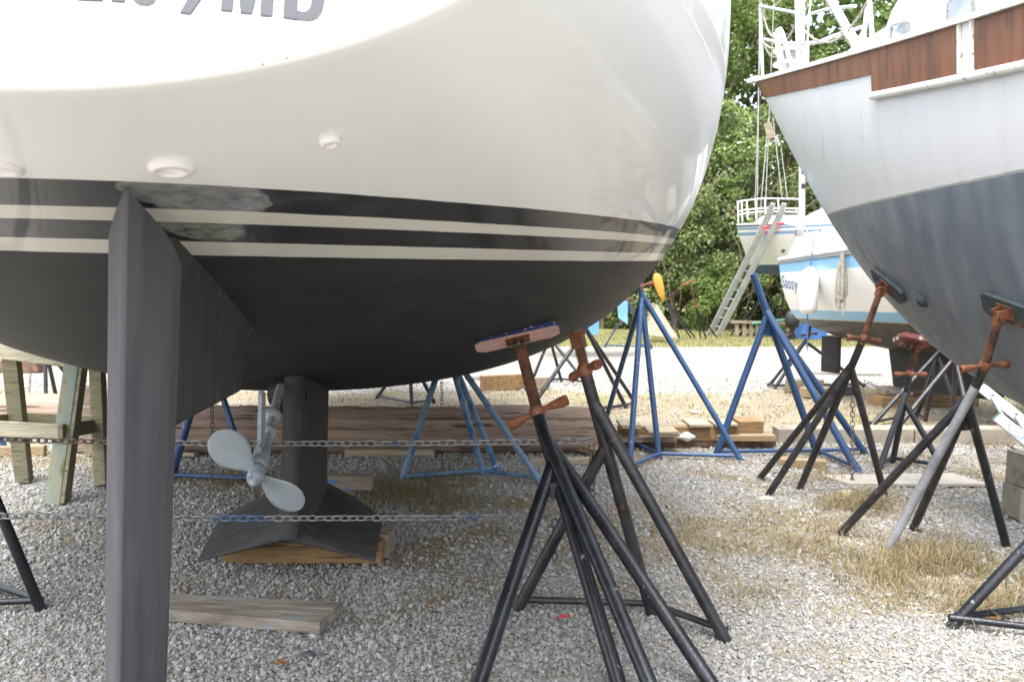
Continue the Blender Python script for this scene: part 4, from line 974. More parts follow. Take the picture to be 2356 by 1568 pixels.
for i in range(8):
    pts = []; w_ = random.uniform(.03, .075); dn = random.uniform(.42, .66); xo = random.uniform(-.03, .03)
    for j in range(15):
        t_ = 2 * math.pi * j / 14; pts.append(cp + Vector((xo + w_ * math.sin(t_) * (.4 + .6 * (1 - math.cos(t_)) / 2), -.02 - .004 * i, -dn * (1 - math.cos(t_)) / 2)))
    pipe("rope_loop", pts, .008, M['rope'], coil, 5)
pipe("rope_loop", [cp + Vector((.0, -.03, .1)), cp + Vector((.01, -.04, -.3)), cp + Vector((.0, -.03, -.45))], .03, M['rope'], coil, 7)
pipe("shore_line", sag(P(1830, 480, 11.2), P(1868, 555, 10.9), .0) + sag(P(1868, 555, 10.9), P(1938, 582, 10.8), .11), .010, M['rope'], boat4, 5)
pipe("motor_mount", [P(1839, 562, 11.9), P(1838, 515, 11.9)], .04, M['whitepipe'], boat4, 8)
mb = MB(); mb.lathe(P(1826, 514, 11.9), (1, 0, 0), [(.0001, -.08), (.03, -.07), (.035, 0), (.03, .07), (.0001, .08)], 10); mb.build("bracket", M['whitepipe'], boat4)
mb = MB(); mb.lathe(P(1802, 577, 12.1), (.5, 0, 1), [(.0001, -.03), (.025, -.02), (.025, .02), (.0001, .03)], 8); mb.build("fairlead", M['black_rubber'], boat4)
for (u, v) in ((1840, 543), (1893, 542)):
    mb = MB(); mb.box(P(u, v - 7, 11.3), (.09, .08, .09)); mb.build("winch", M['galv'], boat4)
# timbers under its keel
def blk(name, c, size, rz, m, label, cat="timber", jit=.004, bevel=.004, group=None):
    c = Vector(c); mb = MB(); mb.box(c, size, rz, jit=jit); o = mb.build(name, m, loc=(c.x, c.y, 0), bevel=bevel); return tag(o, label, cat, group)
kb = Vector((X4[0] + ax4[0] * 2.4, X4[1] + ax4[1] * 2.4, 0))
blk("timber_block", kb + Vector((0, .5, .17)), (.9, .25, .09), 0, M['wood_grey'], "upper dark timber under the light-blue-banded boat's keel")
blk("timber_block", kb + Vector((.05, .45, .06)), (1.2, .35, .12), .05, M['wood_block'], "lower wide timber under the light-blue-banded boat's keel")
blk("timber_block", G(1850, 900) + Vector((0, 0, .08)), (.5, .22, .16), -.35, M['wood_grey'], "grey timber beside the small stand under the light-blue-banded boat")
blk("timber_block", G(1885, 912) + Vector((0, 0, .06)), (.45, .18, .12), .1, M['wood_tan'], "tan timber on the pale track's edge, right of the grey one")

# -- small sky-blue sailboat mostly hidden behind the yacht
X5 = [.4, 17.6, 95, 1.5, 1.2, 1.15, 1.1, 1.1, 1.1, 1.15, 1.3, .5, .8, .9, .7, .1, 2.0, 1.9, 2.1, 2, 2, 2, 2, 2, 2, 1.3, 0]
h5, ta5, sh5 = mk_hull2(X5, 5.0); boat5 = thing("small_sailboat", (1.5, 17.8, 0), "small sky blue sailboat hidden behind the white yacht, only its blades showing", "sailboat")
X5b = X5
h5f, _, _ = mk_hull2(X5, 2.1 / 1.0)
hull5, _, B5 = loft(h5f, np.linspace(0, 2.05, 20), "hull", M['skyblue'], boat5); deck_of(h5f, 2.1, boat5, M['white'])
def slab(pts, y, th_, name, m, parent):
    mb = MB(); fr_ = [P(u, v, y) for u, v in pts]; bk = [q + Vector((0, th_, 0)) for q in fr_]; k_ = len(pts)
    mb.add(fr_ + bk, [tuple(range(k_)), tuple(range(2 * k_ - 1, k_ - 1, -1))] + [(i, (i + 1) % k_, k_ + (i + 1) % k_, k_ + i) for i in range(k_)]); return mb.build(name, m, parent)
slab([(1415, 640), (1444, 640), (1444, 746), (1423, 731)], 17.6, .05, "rudder_blade", M['skyblue'], boat5)
slab([(1335, 700), (1378, 700), (1378, 770), (1340, 766)], 17.8, .05, "centreboard", M['skyblue'], boat5)

# ------------------------------------------------------------------ stands
def stand(label, top, feet, main, col_, screw_to=None, pad=None, att=(.22, .2, .25, .18), r=.024, braces=(), hdir=None, rust='rust', legcols=None, gus=True, gi=None, group="boat stands in the yard", cat="boat stand", bends=True, hlen=.12, flatten_brace=.016):
    feet = [Vector(f) for f in feet]; top = Vector(top); base = feet[main]
    t = thing("boat_stand", (base.x, base.y, 0), label, cat, group)
    low = lambda p: Vector((p.x, p.y, min(p.z, 0) - .012))
    mb = MB(); mb.tube([top, low(base)], r, 14); mb.build("post", M[legcols[main] if legcols else col_], t)
    dirp = (base - top)
    for i, f in enumerate(feet):
        if i == main: continue
        a_ = att[i % len(att)]; p0 = top + dirp * a_; d = (f - p0)
        p0b = p0 + (f - p0).normalized() * .0
        mb = MB(); mb.tube([p0b, p0 + d * .5, low(f)], [r * .5, r, r] if False else r * .98, 12)
        # pinched upper end
        mb.build("leg", M[legcols[i] if legcols else col_], t)
    for (i, j) in braces:
        a_, b_ = feet[i], feet[j]; z_ = .035
        mb = MB(); mb.tube([a_.lerp(b_, .0) + Vector((0, 0, z_)), b_ + Vector((0, 0, z_))], flatten_brace, 8); mb.build("brace", M[legcols[i] if legcols else col_], t)
    if gus:
        i = gi if gi is not None else (0 if main else 1); zg = .68 * top.z; f = feet[i]; p0 = top + dirp * att[i % len(att)]
        p_ = top + dirp * ((top.z - zg) / top.z); q_ = p0 + (f - p0) * max(.02, (p0.z - zg) / max(p0.z, .01))
        mb = MB(); d = (q_ - p_); up = Vector((0, 0, .035))
        sd_ = d.normalized().cross(Vector((0, 0, 1))) * .004
        vs = [p_ + up - sd_, q_ + up - sd_, q_ - up * .6 - sd_, p_ - up - sd_, p_ + up + sd_, q_ + up + sd_, q_ - up * .6 + sd_, p_ - up + sd_]
        mb.add(vs, [(0, 1, 2, 3), (7, 6, 5, 4), (0, 4, 5, 1), (1, 5, 6, 2), (2, 6, 7, 3), (3, 7, 4, 0)]); mb.build("gusset", M[col_], t)
    if screw_to is not None:
        s0, s1 = top, Vector(screw_to); ax = (s1 - s0).normalized(); Ls = (s1 - s0).length; rr = r * .88; prof = [(rr * .9, -.03)]; k_ = max(6, int(Ls / .0115))
        for i in range(k_):
            h_ = .02 + (Ls - .02) * i / k_; st2 = (Ls - .02) / k_; prof += [(rr * .80, h_), (rr * .80, h_ + st2 * .2), (rr * 1.08, h_ + st2 * .45), (rr * 1.08, h_ + st2 * .75)]
        mb = MB(); mb.lathe(s0, ax, prof, 12); mb.build("screw", M['rust_dark'], t)
        hx = Vector(hdir) if hdir is not None else Vector((1, .3, 0)); hx = (hx - ax * hx.dot(ax) * .8).normalized()
        mb = MB(); mb.lathe(s0, ax, [(r * 1.0, -.012), (r * 1.18, -.008), (r * 1.18, .028), (rr * 1.05, .034)], 14)
        for sg_ in (1, -1):
            dn = Vector((0, 0, -.25)) if sg_ < 0 else Vector((0, 0, .10)); dd = (hx * sg_ + dn).normalized()
            mb.lathe(s0 + ax * .014 + dd * .012, dd, [(r * .42, 0), (r * .38, hlen * .2), (r * .62, hlen * .45), (r * .82, hlen * .72), (r * .84, hlen * .88), (r * .76, hlen), (r * .60, hlen), (r * .56, hlen - .03), (.0005, hlen - .03)], 12, flat=.85)
        mb.build("handle", M[rust], t)
        if pad is not None:
            c_, nn_, lx, wx, th_, pm, em = pad; c_ = Vector(c_); nn_ = Vector(nn_).normalized()
            ld = Vector(lx); lng = ld.length; ld = (ld - nn_ * ld.dot(nn_)).normalized(); wd = nn_.cross(ld)
            mb = MB(); q = []
            for (a_, b_) in ((-1, -.55), (-.82, -1), (.82, -1), (1, -.55), (1, .7), (.85, 1), (-.85, 1), (-1, .7)): q.append(c_ + ld * a_ * lng / 2 + wd * b_ * wx / 2)
            lowr = [p - nn_ * 0 for p in q]; mid = [p + nn_ * (th_ * .45) for p in q]
            # nn_ points out of the hull (towards the stand); wood face is on the stand side
            vs = [p + nn_ * th_ for p in q] + [p + nn_ * th_ * .55 for p in q] + [p + nn_ * .0 for p in q]
            fs = [tuple(range(8))]; mb.add(vs, fs, 0)
            mb.add(vs, [(i, (i + 1) % 8, 8 + (i + 1) % 8, 8 + i) for i in range(8)] + [(8 + i, 8 + (i + 1) % 8, 16 + (i + 1) % 8, 16 + i) for i in range(8)] + [tuple(range(23, 15, -1))], 1)
            mb.build("pad", [M[pm], M[em]], t)
            pc = c_ + nn_ * th_
            mb = MB(); mb.beam(pc + nn_ * .004 - ld * .055, pc + nn_ * .004 + ld * .055, .075, .006, up=nn_)
            for sg_ in (-1, 1): mb.beam(pc + ld * sg_ * .03 + nn_ * .006, pc + ld * sg_ * .028 + nn_ * .055, .055, .006, up=ld)
            mb.beam(s1 - ax * .05, s1 + ax * .01, .042, .042, up=ld); mb.build("bracket", M['rust'], t)
            mb = MB(); mb.lathe(pc + nn_ * .006 - wd * .018, nn_, [(.008, 0), (.008, .012), (.0005, .012)], 6); mb.build("bolt", M['galv'], t)
        else:
            mb = MB(); mb.beam(s1 - ax * .05, s1 + ax * .02, .05, .05); mb.beam(s1 + ax * .022 - hx * .045, s1 + ax * .022 + hx * .045, .07, .008, up=ax); mb.build("bracket", M['rust'], t)
    return t
def Gn(u, v): q = G(u, v); return Vector((q.x, q.y, 0))
# front stand
pa, na = hitpx(B1, 1187, 765)
ya = pa.y
topA = P(1238, 952, ya - .14); padn = na
postA = Vector(((1487 - CXP) / FPX * 2.62, 2.62 + (ya - 2.6) * .6, 0))
yo = (ya - 2.6); pb, nb_ = hitpx(B1, 1322, 762)
print('padA', pa, pb)
fA = [Gn(1086, 1610), Gn(1435, 1600), Gn(1543, 1680), Gn(1660, 1600)]
stA = stand("nearest black stand, pink pad and rusty handle pressed against the black yacht bottom", topA, fA, 1, 'black', pa + na * .085, (pa + na * .012, (na + Vector((0, -.42, -.30))).normalized(), Vector((.96, -.02, .16)) * .40, .13, .022, 'pad_pink', 'pad_blue'), att=(.21, 0, .085, .10), braces=((0, 1), (1, 3), (1, 2)), gi=0, hdir=(1, -.3, .1), rust='rust_orange', r=.029, hlen=.135)
topB = P(1347, 856, 3.7)
stB = stand("second black stand just behind the nearest one, its rusty screw at the yacht's bilge", topB, [Gn(1190, 1395), Gn(1500, 1405), Gn(1671, 1468)], 1, 'black_old', P(1328, 775, 3.72), None, att=(.30, 0, .12), braces=((0, 1), (1, 2)), hdir=(.5, -1, 0), rust='rust_orange', hlen=.11, r=.027)
# left partial stand
stand("black stand at the left edge, only one leg and brace in view", P(-130, 800, 3.6), [Gn(95, 1397), Gn(-420, 1420), Gn(-200, 1300)], 1, 'black', P(-150, 700, 3.55), None, att=(.05, 0, .2), braces=((0, 1), (0, 2)))
# blue stands
stand("blue stand partly hidden behind the rudder and propeller", P(483, 806, 6.5), [Gn(387, 1102), Gn(400, 1085), Gn(575, 1110)], 0, 'blue', P(480, 700, 6.5), None, att=(0, .02, .02), braces=((0, 2), (0, 1)), gus=False)
stand("faded blue stand under the yacht, between the keel and the nearest black stand", P(1026, 790, 6.5), [Gn(923, 1106), Gn(1114, 1092), Gn(1146, 1080), Gn(1246, 1110)], 1, 'blue_faded', P(1015, 700, 6.6), None, att=(.02, 0, .02, .02), braces=((0, 1), (1, 2), (1, 3)), gus=False)
stand("tall blue stand whose apex touches the yacht's bilge edge", P(1474, 662, 7.35), [Gn(1447, 1082), Gn(1385, 992), Gn(1517, 1052), Gn(1706, 1058)], 2, 'blue', P(1462, 640, 7.4), None, att=(.06, .06, 0, .03), braces=((2, 0), (2, 1), (2, 3)), gus=False)
stand("darker blue stand with a long upper post, left of the light-blue-banded boat", P(1733, 630, 7.35), [Gn(1646, 1047), Gn(1882, 1045), Gn(1977, 1087), Gn(1992, 1041)], 1, 'blue_dark', None, None, att=(.22, 0, .2, .24), braces=((1, 3), (1, 2), (0, 1)), r=.03)
stand("blue stand at the left edge behind the wooden trestle", P(-60, 860, 7.4), [Gn(18, 1040), Gn(-160, 1040), Gn(-90, 1000)], 1, 'blue', None, None, att=(.05, 0, .1), braces=((0, 1),), gus=False)
# stands under the teak-railed boat
pg, ng = hitpx(B2, 2048, 655)
stand("black stand with a long rusty screw at the lower end of the teak-railed boat", P(1985, 782, min(6.2, pg.y)), [Gn(1745, 1100), Gn(1766, 1137), Gn(1838, 1124), Gn(2037, 1140)], 2, 'black_old', pg + ng * .06, gi=3, pad=(pg + ng * .003, ng, Vector((ax2[0], ax2[1], -.35)) * .36, .11, .025, 'pad_dark', 'pad_dark'), att=(.15, .18, 0, .17), braces=(), hdir=(1, .3, -.3), rust='rust_dark')
ph, nh = hitpx(B2, 2325, 712)
stand("black stand with a worn silver leg under the right-hand part of the teak-railed boat", P(2264, 845, min(5.0, ph.y + .1)), [Gn(1932, 1224), Gn(2042, 1262), Gn(2100, 1214), Gn(2316, 1252)], 2, 'black_old', ph + nh * .06, gi=3, pad=(ph + nh * .003, nh, Vector((ax2[0], ax2[1], -.2)) * .34, .12, .025, 'pad_dark', 'pad_dark'), att=(.14, .10, 0, .2), legcols=('black_old', 'black_silver', 'black_old', 'black'), hdir=(1, .2, -.35), rust='rust')
stand("black stand with a peeling red and white pad between the two grey-bottom boats", P(2093, 862, 7.0), [Gn(2022, 1078), Gn(2053, 1062), Gn(2172, 1080)], 1, 'black', P(2110, 795, 7.0), (P(2100, 778, 7.02), Vector((-.2, -.35, -1)), Vector((1, 0, -.25)) * .26, .22, .04, 'pad_red', 'pad_red'), att=(.2, 0, .3), gi=2, braces=((0, 1), (1, 2)), hdir=(1, 0, 0), rust='rust_orange')
stand("black stand at the lower right edge, only one leg and brace in view", P(2560, 1020, 3.65), [Gn(2185, 1438), Gn(2700, 1500), Gn(2500, 1400)], 1, 'black', P(2590, 900, 3.7), None, att=(.05, 0, .2), braces=((0, 1), (0, 2)))
# stands further back
FARL = [("thin black stand beyond the tall blue one, before the pale track", (1338, 735, 10), [(1200, 968), (1442, 938), (1464, 928)], 1, 'black'),
 ("small black stand further back on the gravel behind the yacht's bilge", (1262, 765, 13), [(1222, 880), (1292, 876), (1352, 884)], 1, 'black'),
 ("black stand in the shadow under the light-blue-banded boat's keel", (2168, 790, 9), [(2002, 980), (2108, 958), (2128, 968), (2218, 985)], 1, 'black_old'),
 ("second black stand in the shadow, right of the banded boat's keel", (2200, 800, 8.6), [(2050, 1000), (2190, 990), (2240, 1010)], 1, 'black_old'),
 ("small black stand on the pale track under the light-blue-banded boat", (1862, 770, 12.4), [(1767, 888), (1782, 892), (1992, 889)], 1, 'black'),
 ("black stand far left behind the wooden trestle", (100, 780, 10.7), [(106, 928), (132, 922), (192, 912)], 1, 'black_old'),
 ("black stand behind the yacht's keel, beyond the log", (940, 800, 10.5), [(865, 915), (948, 932), (1000, 925)], 1, 'black_old'),
 ("dark stand leaning under the far blue-striped boat's bottom", (1770, 660, 24.2), [(1680, 770), (1700, 772), (1830, 772)], 1, 'black_old'),
 ("dark stand beneath the far boat, right of the leaning one", (1805, 660, 24.4), [(1730, 772), (1790, 770), (1850, 772)], 1, 'black_old'),
 ("blue stand holding the small sky-blue sailboat", (1445, 690, 17.2), [(1390, 812 - 15), (1500, 800), (1475, 795)], 1, 'blue_dark')]
for lab, tp, ft, mn, cc in FARL: stand(lab, P(*tp), [Gn(*f) for f in ft], mn, cc, P(tp[0] + 3, tp[1] - 28, tp[2]), None, att=(.1, 0, .12, .15), braces=((0, 1), (1, 2)), gus=False, rust='rust_dark')
# two tall far stands at the verge with odd heads
sy = stand("far black stand with a yellow pad at the edge of the woods", P(1532, 692, 23.5), [Gn(1565, 779), Gn(1592, 779), Gn(1600, 776)], 1, 'black', None, None, att=(0, 0, .0), gus=False)
mb = MB(); mb.lathe(P(1527, 695, 23.5), P(1510, 632, 23.5) - P(1527, 695, 23.5), [(.0001, 0), (.04, .03), (.10, .25), (.13, .5), (.11, .72), (.05, .8), (.0001, .81)], 12, flat=.4); mb.build("pad", M['yellow'], sy)
st2_ = stand("far black stand with a tilted flat pad near the ladder foot", P(1600, 705, 23), [Gn(1625, 778), Gn(1612, 776), Gn(1650, 776)], 0, 'black', P(1592, 662, 23), None, att=(0, .1, .1), gus=False)
mb = MB(); mb.beam(P(1570, 656, 23), P(1596, 643, 23), .25, .04); mb.build("pad", M['rust'], st2_)

# ------------------------------------------------------------------ chains
def link_mesh(name, L_, w_, r_, m):
    mb = MB(); pts = []
    for k_ in range(12):
        a_ = 2 * math.pi * k_ / 12; pts.append(Vector(((L_ / 2 - w_ / 2) * (1 if math.cos(a_) > 0 else -1) * (abs(math.cos(a_)) > .3) + math.cos(a_) * w_ / 2, math.sin(a_) * w_ / 2, 0)))
    n_ = 5; vs = []
    for i, p in enumerate(pts):
        t_ = (pts[(i + 1) % 12] - pts[i - 1]).normalized(); nx = Vector((0, 0, 1)); ny = t_.cross(nx)
        for k_ in range(n_): a_ = 2 * math.pi * k_ / n_; vs.append(p + (nx * math.cos(a_) + ny * math.sin(a_)) * r_)
    mb.add(vs, [(i * n_ + k_, i * n_ + (k_ + 1) % n_, ((i + 1) % 12) * n_ + (k_ + 1) % n_, ((i + 1) % 12) * n_ + k_) for i in range(12) for k_ in range(n_)], 0, True)
    me = bpy.data.meshes.new(name); me.from_pydata([tuple(v) for v in mb.v], [], mb.f); me.materials.append(m); me.polygons.foreach_set("use_smooth", [True] * len(mb.f)); me.update(); return me
LK = {k_: link_mesh("link", .044, .027, .0038, M[k_]) for k_ in ('galv', 'chain_blue', 'chain_rust')}
def chain(label, pts, pitch=.034, mats_=lambda f: 'galv', group="chains between the stands", sc=1.):
    pts = [Vector(p) for p in pts]; t = thing("chain", pts[0], label, "chain", group); cum = [0]
    for i in range(len(pts) - 1): cum.append(cum[-1] + (pts[i + 1] - pts[i]).length)
    tot = cum[-1]; n_ = max(2, int(tot / pitch)); pitch = tot / n_
    def at_(d):
        for i in range(len(pts) - 1):
            if d <= cum[i + 1] or i == len(pts) - 2: return pts[i].lerp(pts[i + 1], (d - cum[i]) / max(1e-6, cum[i + 1] - cum[i])), (pts[i + 1] - pts[i]).normalized()
    for i in range(n_):
        p_, d_ = at_((i + .5) * pitch); o = bpy.data.objects.new("link", LK[mats_((i + .5) / n_)]); col.objects.link(o); o.parent = t
        q_ = d_.to_track_quat('X', 'Z').to_matrix().to_4x4() @ Matrix.Rotation(R(35 if i % 2 else -55) + random.uniform(-.25, .25), 4, 'X')
        o.matrix_local = Matrix.Translation(p_ - pts[0]) @ q_ @ Matrix.Scale(.98 * sc * pitch / .034, 4)
def lowm(f): return 'chain_blue' if (.29 < f < .352 or .44 < f < .51 or .835 < f < .86) else 'galv'
chain("lower grey chain with some blue links, running from left edge to nearest black stand", sag(P(-330, 1180, 2.95), P(1275, 1186, ya + .02), .014, 12), .034, lowm)
chain("upper chain stretched behind the propeller to the second black stand", sag(P(-330, 1000, 3.9), P(1365, 1013, 3.72), .024, 12), .035, lambda f: 'chain_blue' if (.53 < f < .54 or .735 < f < .75) else ('galv' if f > .45 else 'chain_rust'))
for lab, u, v0, v1, y_ in (("chain hanging straight down beside the propeller's left blade", 487, 915, 1104, 6.35), ("short chain hanging behind the log near the faded blue stand", 1015, 872, 944, 9.0), ("chain hanging from the stand at the end of the teak-railed boat", 1960, 880, 1112, 6.3),
                           ("loose end of chain hanging from the nearest stand's gusset", 1276, 1195, 1288, ya + .02), ("loose chain hanging from the second black stand", 1361, 1020, 1180, 3.75), ("chain hanging far left behind the trestle", 68, 815, 900, 10.5)):
    chain(lab, [P(u, v0, y_), P(u + 2, (v0 + v1) / 2, y_), P(u, v1, y_)], .034, lambda f: 'chain_rust', "loose hanging chains")
chain("fine chain drawn across under the light-blue-banded boat", sag(P(1863, 857, 12.), P(2030, 862, 11.6), .01, 5), .036)
chain("chain slung between the stands right of the banded boat's keel", sag(P(1990, 985 - 110, 7.3), P(2098, 905, 7.0), .03, 7), .034)
chain("dark chain lying in the grass by the aluminium ladder", [G(2250, 990), G(2290, 1005), G(2330, 1030), G(2380, 1060)], .034, lambda f: 'chain_rust')

# ------------------------------------------------------------------ timbers, log, trestle, debris
# log
lg = thing("log", (-1.1, 7.58, 0), "long weathered log lying across the yard behind the keel", "log")
rows = []; nl = 90
GRV = [(2.45, .06, .04, .3), (2.95, .10, .035, 1.1), (3.6, .08, .04, 3.3), (1.9, .05, .05, .7), (4.5, .1, .05, 5)]
AN = np.concatenate([np.linspace(1.6, 4.6, 90), np.linspace(4.66, 1.54 + 2 * math.pi, 26)])
for i in range(nl):
    f = i / (nl - 1); x = -2.93 + 3.68 * f; rr = .212 - .014 * f + .004 * math.sin(i * .9); ring = []
    for a_ in AN:
        cr_ = 1 + .008 * math.sin(a_ * 7 + i * .3) + random.uniform(-.003, .003)
        for (ga, gd, gw, gp) in GRV:
            gd_ = gd * max(.15, .6 + .5 * math.sin(x * 1.1 + gp * 3)); cr_ -= gd_ * math.exp(-((a_ - ga - .05 * math.sin(x * .9 + gp)) / gw) ** 2)
        ring.append((x, 7.52 + rr * cr_ * math.cos(a_),   .19 - .005 * f + rr * cr_ * math.sin(a_)))
    rows.append(ring)
for _ in range(3):
    pass
mb = MB(); mb.grid(rows, close=True); mb.build("log_body", M['wood_log'], lg)
mb = MB(); mb.add(rows[0], [tuple(range(116))]); mb.build('cut_end', M['wood_end'], lg)
mb = MB(); mb.tube([(-6.2, 8.5, .19), (-4.6, 8.48, .19), (-3.2, 8.45, .18)], [.19, .195, .185], 18); tag(mb.build('log', M['wood_log'], loc=(-4.6, 8.5, 0)), 'weathered brown log lying behind the wooden trestle at the left', 'log')
mb = MB(); c_ = Vector((.75, 7.52, .2)); ring = rows[-1]; inner = [tuple(c_.lerp(Vector(q), .5) + Vector((random.uniform(-.12, -.02), 0, 0))) for q in ring]; mb.add(list(ring) + inner, [(i, (i + 1) % 116, 116 + (i + 1) % 116, 116 + i) for i in range(116)] + [tuple(range(116, 232))]); mb.build("splintered_end", M['wood_end'], lg)
mb = MB(); mb.tube([(-.5, 8.25, .16), (.2, 8.22, .16), (.82, 8.2, .15)], [.15, .15, .14], 14); tag(mb.build("log", M['wood_grey'], loc=(.2, 8.2, 0)), "shorter grey log lying behind the right end of the long log", "log")
# trestle
tr_ = thing("trestle", (-3.3, 6.1, 0), "mossy green timber trestle with a square tray, left of the rudder", "trestle")
def bm_(name, p0, p1, w, h, m, parent, up=(0, 0, 1), bev=.004): mb = MB(); mb.beam(p0, p1, w, h, up, jit=.002); return mb.build(name, M[m], parent, bevel=bev)
f2 = G(122, 1161); t2 = P(170, 815, 5.95)
bm_("leg", f2, t2, .10, .045, 'wood_bluegreen', tr_, up=(0, 1, 0)); bm_("leg", f2 + Vector((.062, .03, 0)), t2 + Vector((.062, .03, 0)), .03, .09, 'wood_green', tr_, up=(0, 1, 0))
f1 = G(56, 1106); t1 = P(25, 815, 6.2); bm_("leg", f1, t1, .11, .07, 'wood_green', tr_, up=(0, 1, 0))
f3 = G(236, 1116); t3 = P(222, 800, 6.5); bm_("leg", f3, t3, .09, .09, 'wood_green', tr_, up=(0, 1, 0))
bm_("top_beam", P(-180, 785, 6.1), P(245, 838, 6.0), .05, .10, 'wood_greenpale', tr_)
bm_("tray_board", P(-40, 983, 5.75), P(138, 993, 5.75), .035, .10, 'wood_greenpale', tr_)
bm_("tray_board", P(138, 993, 5.73), P(222, 978, 6.4), .035, .10, 'wood_green', tr_)
bm_("tray_board", P(50, 961, 6.45), P(222, 971, 6.42), .035, .09, 'wood_green', tr_)
bm_("tray_board", P(-60, 975, 5.9), P(52, 961, 6.45), .035, .09, 'wood_green', tr_)
# keel blocks and loose timbers
blk("timber_block", ((-1.10), 4.56, .055), (.84, .20, .11), -.01, M['wood_block'], "brown timber lying under the winged keel", "timber")
mb = MB(); mb.box((-.70, 4.63, .062), (.10, .16, .125), -.1); tag(mb.build("timber_block", M['wood_grey'], loc=(-.70, 4.63, 0), bevel=.004), "short grey timber end at the right tip of the keel wing", "timber")
blk("timber_block", (-1.12, 4.75, .155), (.34, .20, .085), 0, M['wood_end'], "small dark block wedged between the keel and the brown timber")
c0 = G(835, 1148); blk("timber_block", c0 + Vector((-.16, .1, .10)), (.42, .12, .09), .03, M['wood_blue'], "timber end with blue paint sticking out right of the keel")
blk("timber_block", c0 + Vector((-.13, .12, .028)), (.12, .14, .055), .2, M['wood_tan'], "small tan block propping the blue-painted timber")
# plank in the foreground, built with cracks as three strips
plk = thing("plank", G(575, 1420), "weathered grey plank with blue paint specks lying on the gravel, front left", "plank")
pA, pB = G(300, 1368, .03), G(784, 1395, .03); pC, pD = G(735, 1442, .03), G(250, 1402, .03)
ed = (pB - pA).normalized(); 
zup = Vector((0, 0, .022))
def quad_prism(a_, b_, c__, d_, h, name, m, parent, jit=.0015):
    mb = MB(); k_ = 12; rows = []
    for i in range(k_ + 1):
        f = i / k_; p0 = a_.lerp(b_, f); p1 = d_.lerp(c__, f); e1 = Vector((random.uniform(-jit, jit), random.uniform(-jit, jit), random.uniform(-jit, jit)))
        rows.append([p0 + e1 + Vector((0, 0, h)), p1 + e1 * .6 + Vector((0, 0, h)), p1 + e1, p0])
    mb.grid(rows, close=True, smooth=False); mb.add(rows[0], [(3, 2, 1, 0)]); mb.add(rows[-1], [(0, 1, 2, 3)]); return mb.build(name, m, parent, bevel=.003)
for i, (g0, g1) in enumerate(((0, .34), (.37, .61), (.64, 1))):
    z_ = Vector((0, 0, -.03 + .0)); quad_prism(pA.lerp(pD, g0) + z_, pB.lerp(pC, g0) + z_ + ed * random.uniform(-.01, .01), pB.lerp(pC, g1) + z_, pA.lerp(pD, g1) + z_, .05, "plank_strip", M['wood_plank'], plk)
# pale boards near the log
def lay(label, u0, v0, u1, v1, w, h, m, z=0., name="plank"):
    a_, b_ = G(u0, v0), G(u1, v1); a_.z = b_.z = h / 2 + z; mb = MB(); mb.beam(a_, b_, w, h, jit=.003); return tag(mb.build(name, m, loc=((a_ + b_) / 2).xy.to_3d(), bevel=.003), label, "plank")
lay("pale plank lying in front of the log, right of the keel", 795, 1046, 1000, 1046, .09, .055, M['wood_pale'])
lay("pale board on the ground between the two black stands", 1218, 1068, 1400, 1062, .08, .04, M['wood_pale'])
lay("broken light board leaning on the log end behind the black stands", 1335, 1042, 1400, 1058, .12, .05, M['wood_tan'], .03)
lay("tan stick lying left of the rudder at the trestle", -20, 1003 + 30, 90, 1030, .05, .04, M['wood_pale'])
lay("thin pale slat on the gravel right of the log's hidden part", 395, 1046, 450, 1050, .05, .03, M['wood_pale'])
lay("tan timber on the ground left of the trestle leg", -10, 1048, 105, 1044, .09, .08, M['wood_tan'])
lay("grey timber at the distant gravel, left of the small black stand", 1108, 897, 1200, 893, .14, .2, M['wood_block'])
lay("short distant timber with dark end on the gravel", 1205, 895, 1262, 893, .14, .16, M['wood_grey'])
# leaning grey post by the trestle
mb = MB(); mb.beam(G(208, 1045), P(203, 885, 7.35), .09, .05, up=(0, 1, 0)); tag(mb.build("post", M['wood_grey'], loc=Gn(208, 1045)), "upright grey post with rust stains between trestle and rudder", "post")
blk("timber_block", G(180, 1043) + Vector((0, .1, .12)), (.45, .1, .24), 0, M['wood_grey'], "wide grey board standing on edge behind the upright post")
# lumber pile
def pilebox(label, u0, u1, vb, hh, dep, m, z=0., rz=0, cat="plank", name="plank"):
    y_ = EYE * FPX / (vb - HOR); y_ = (EYE - z) * FPX / (vb - HOR); x0_, x1_ = (u0 - CXP) / FPX * y_, (u1 - CXP) / FPX * y_
    mb = MB(); mb.box(((x0_ + x1_) / 2, y_ + dep / 2, z + hh / 2), (x1_ - x0_, dep, hh), rz, jit=.004); return tag(mb.build(name, m, loc=((x0_ + x1_) / 2, y_, 0), bevel=.003), label, cat)
pilebox("dark rotten timber at the bottom of the lumber pile", 1385, 1792, 1030, .06, .22, M['wood_end'], cat="timber", name="timber")
pilebox("wide brown board standing behind the dark timber in the lumber pile", 1425, 1700, 1015, .12, .10, M['wood_block'], .06)
pilebox("long tan batten lying on the right half of the lumber pile", 1655, 1792, 1017, .05, .10, M['wood_tan'], .065)
pilebox("grey-brown board end at the right of the lumber pile", 1705, 1762, 1003, .13, .3, M['wood_block'], .06)
pilebox("pale short board at the left end of the lumber pile", 1432, 1478, 988, .03, .4, M['wood_pale'], .19)
pilebox("pale short board in the middle of the lumber pile", 1590, 1640, 984, .025, .35, M['wood_pale'], .19)
pilebox("pale short board right of the middle one on the lumber pile", 1650, 1705, 984, .025, .3, M['wood_pale'], .19)
pilebox("stack of thin pale slats behind the tall blue stand's foot", 1497, 1565, 1000, .02, .3, M['wood_pale'], .185, name="slat")
pilebox("lower thin pale slat under the other slats", 1500, 1570, 1006, .02, .3, M['wood_pale'], .16, name="slat")
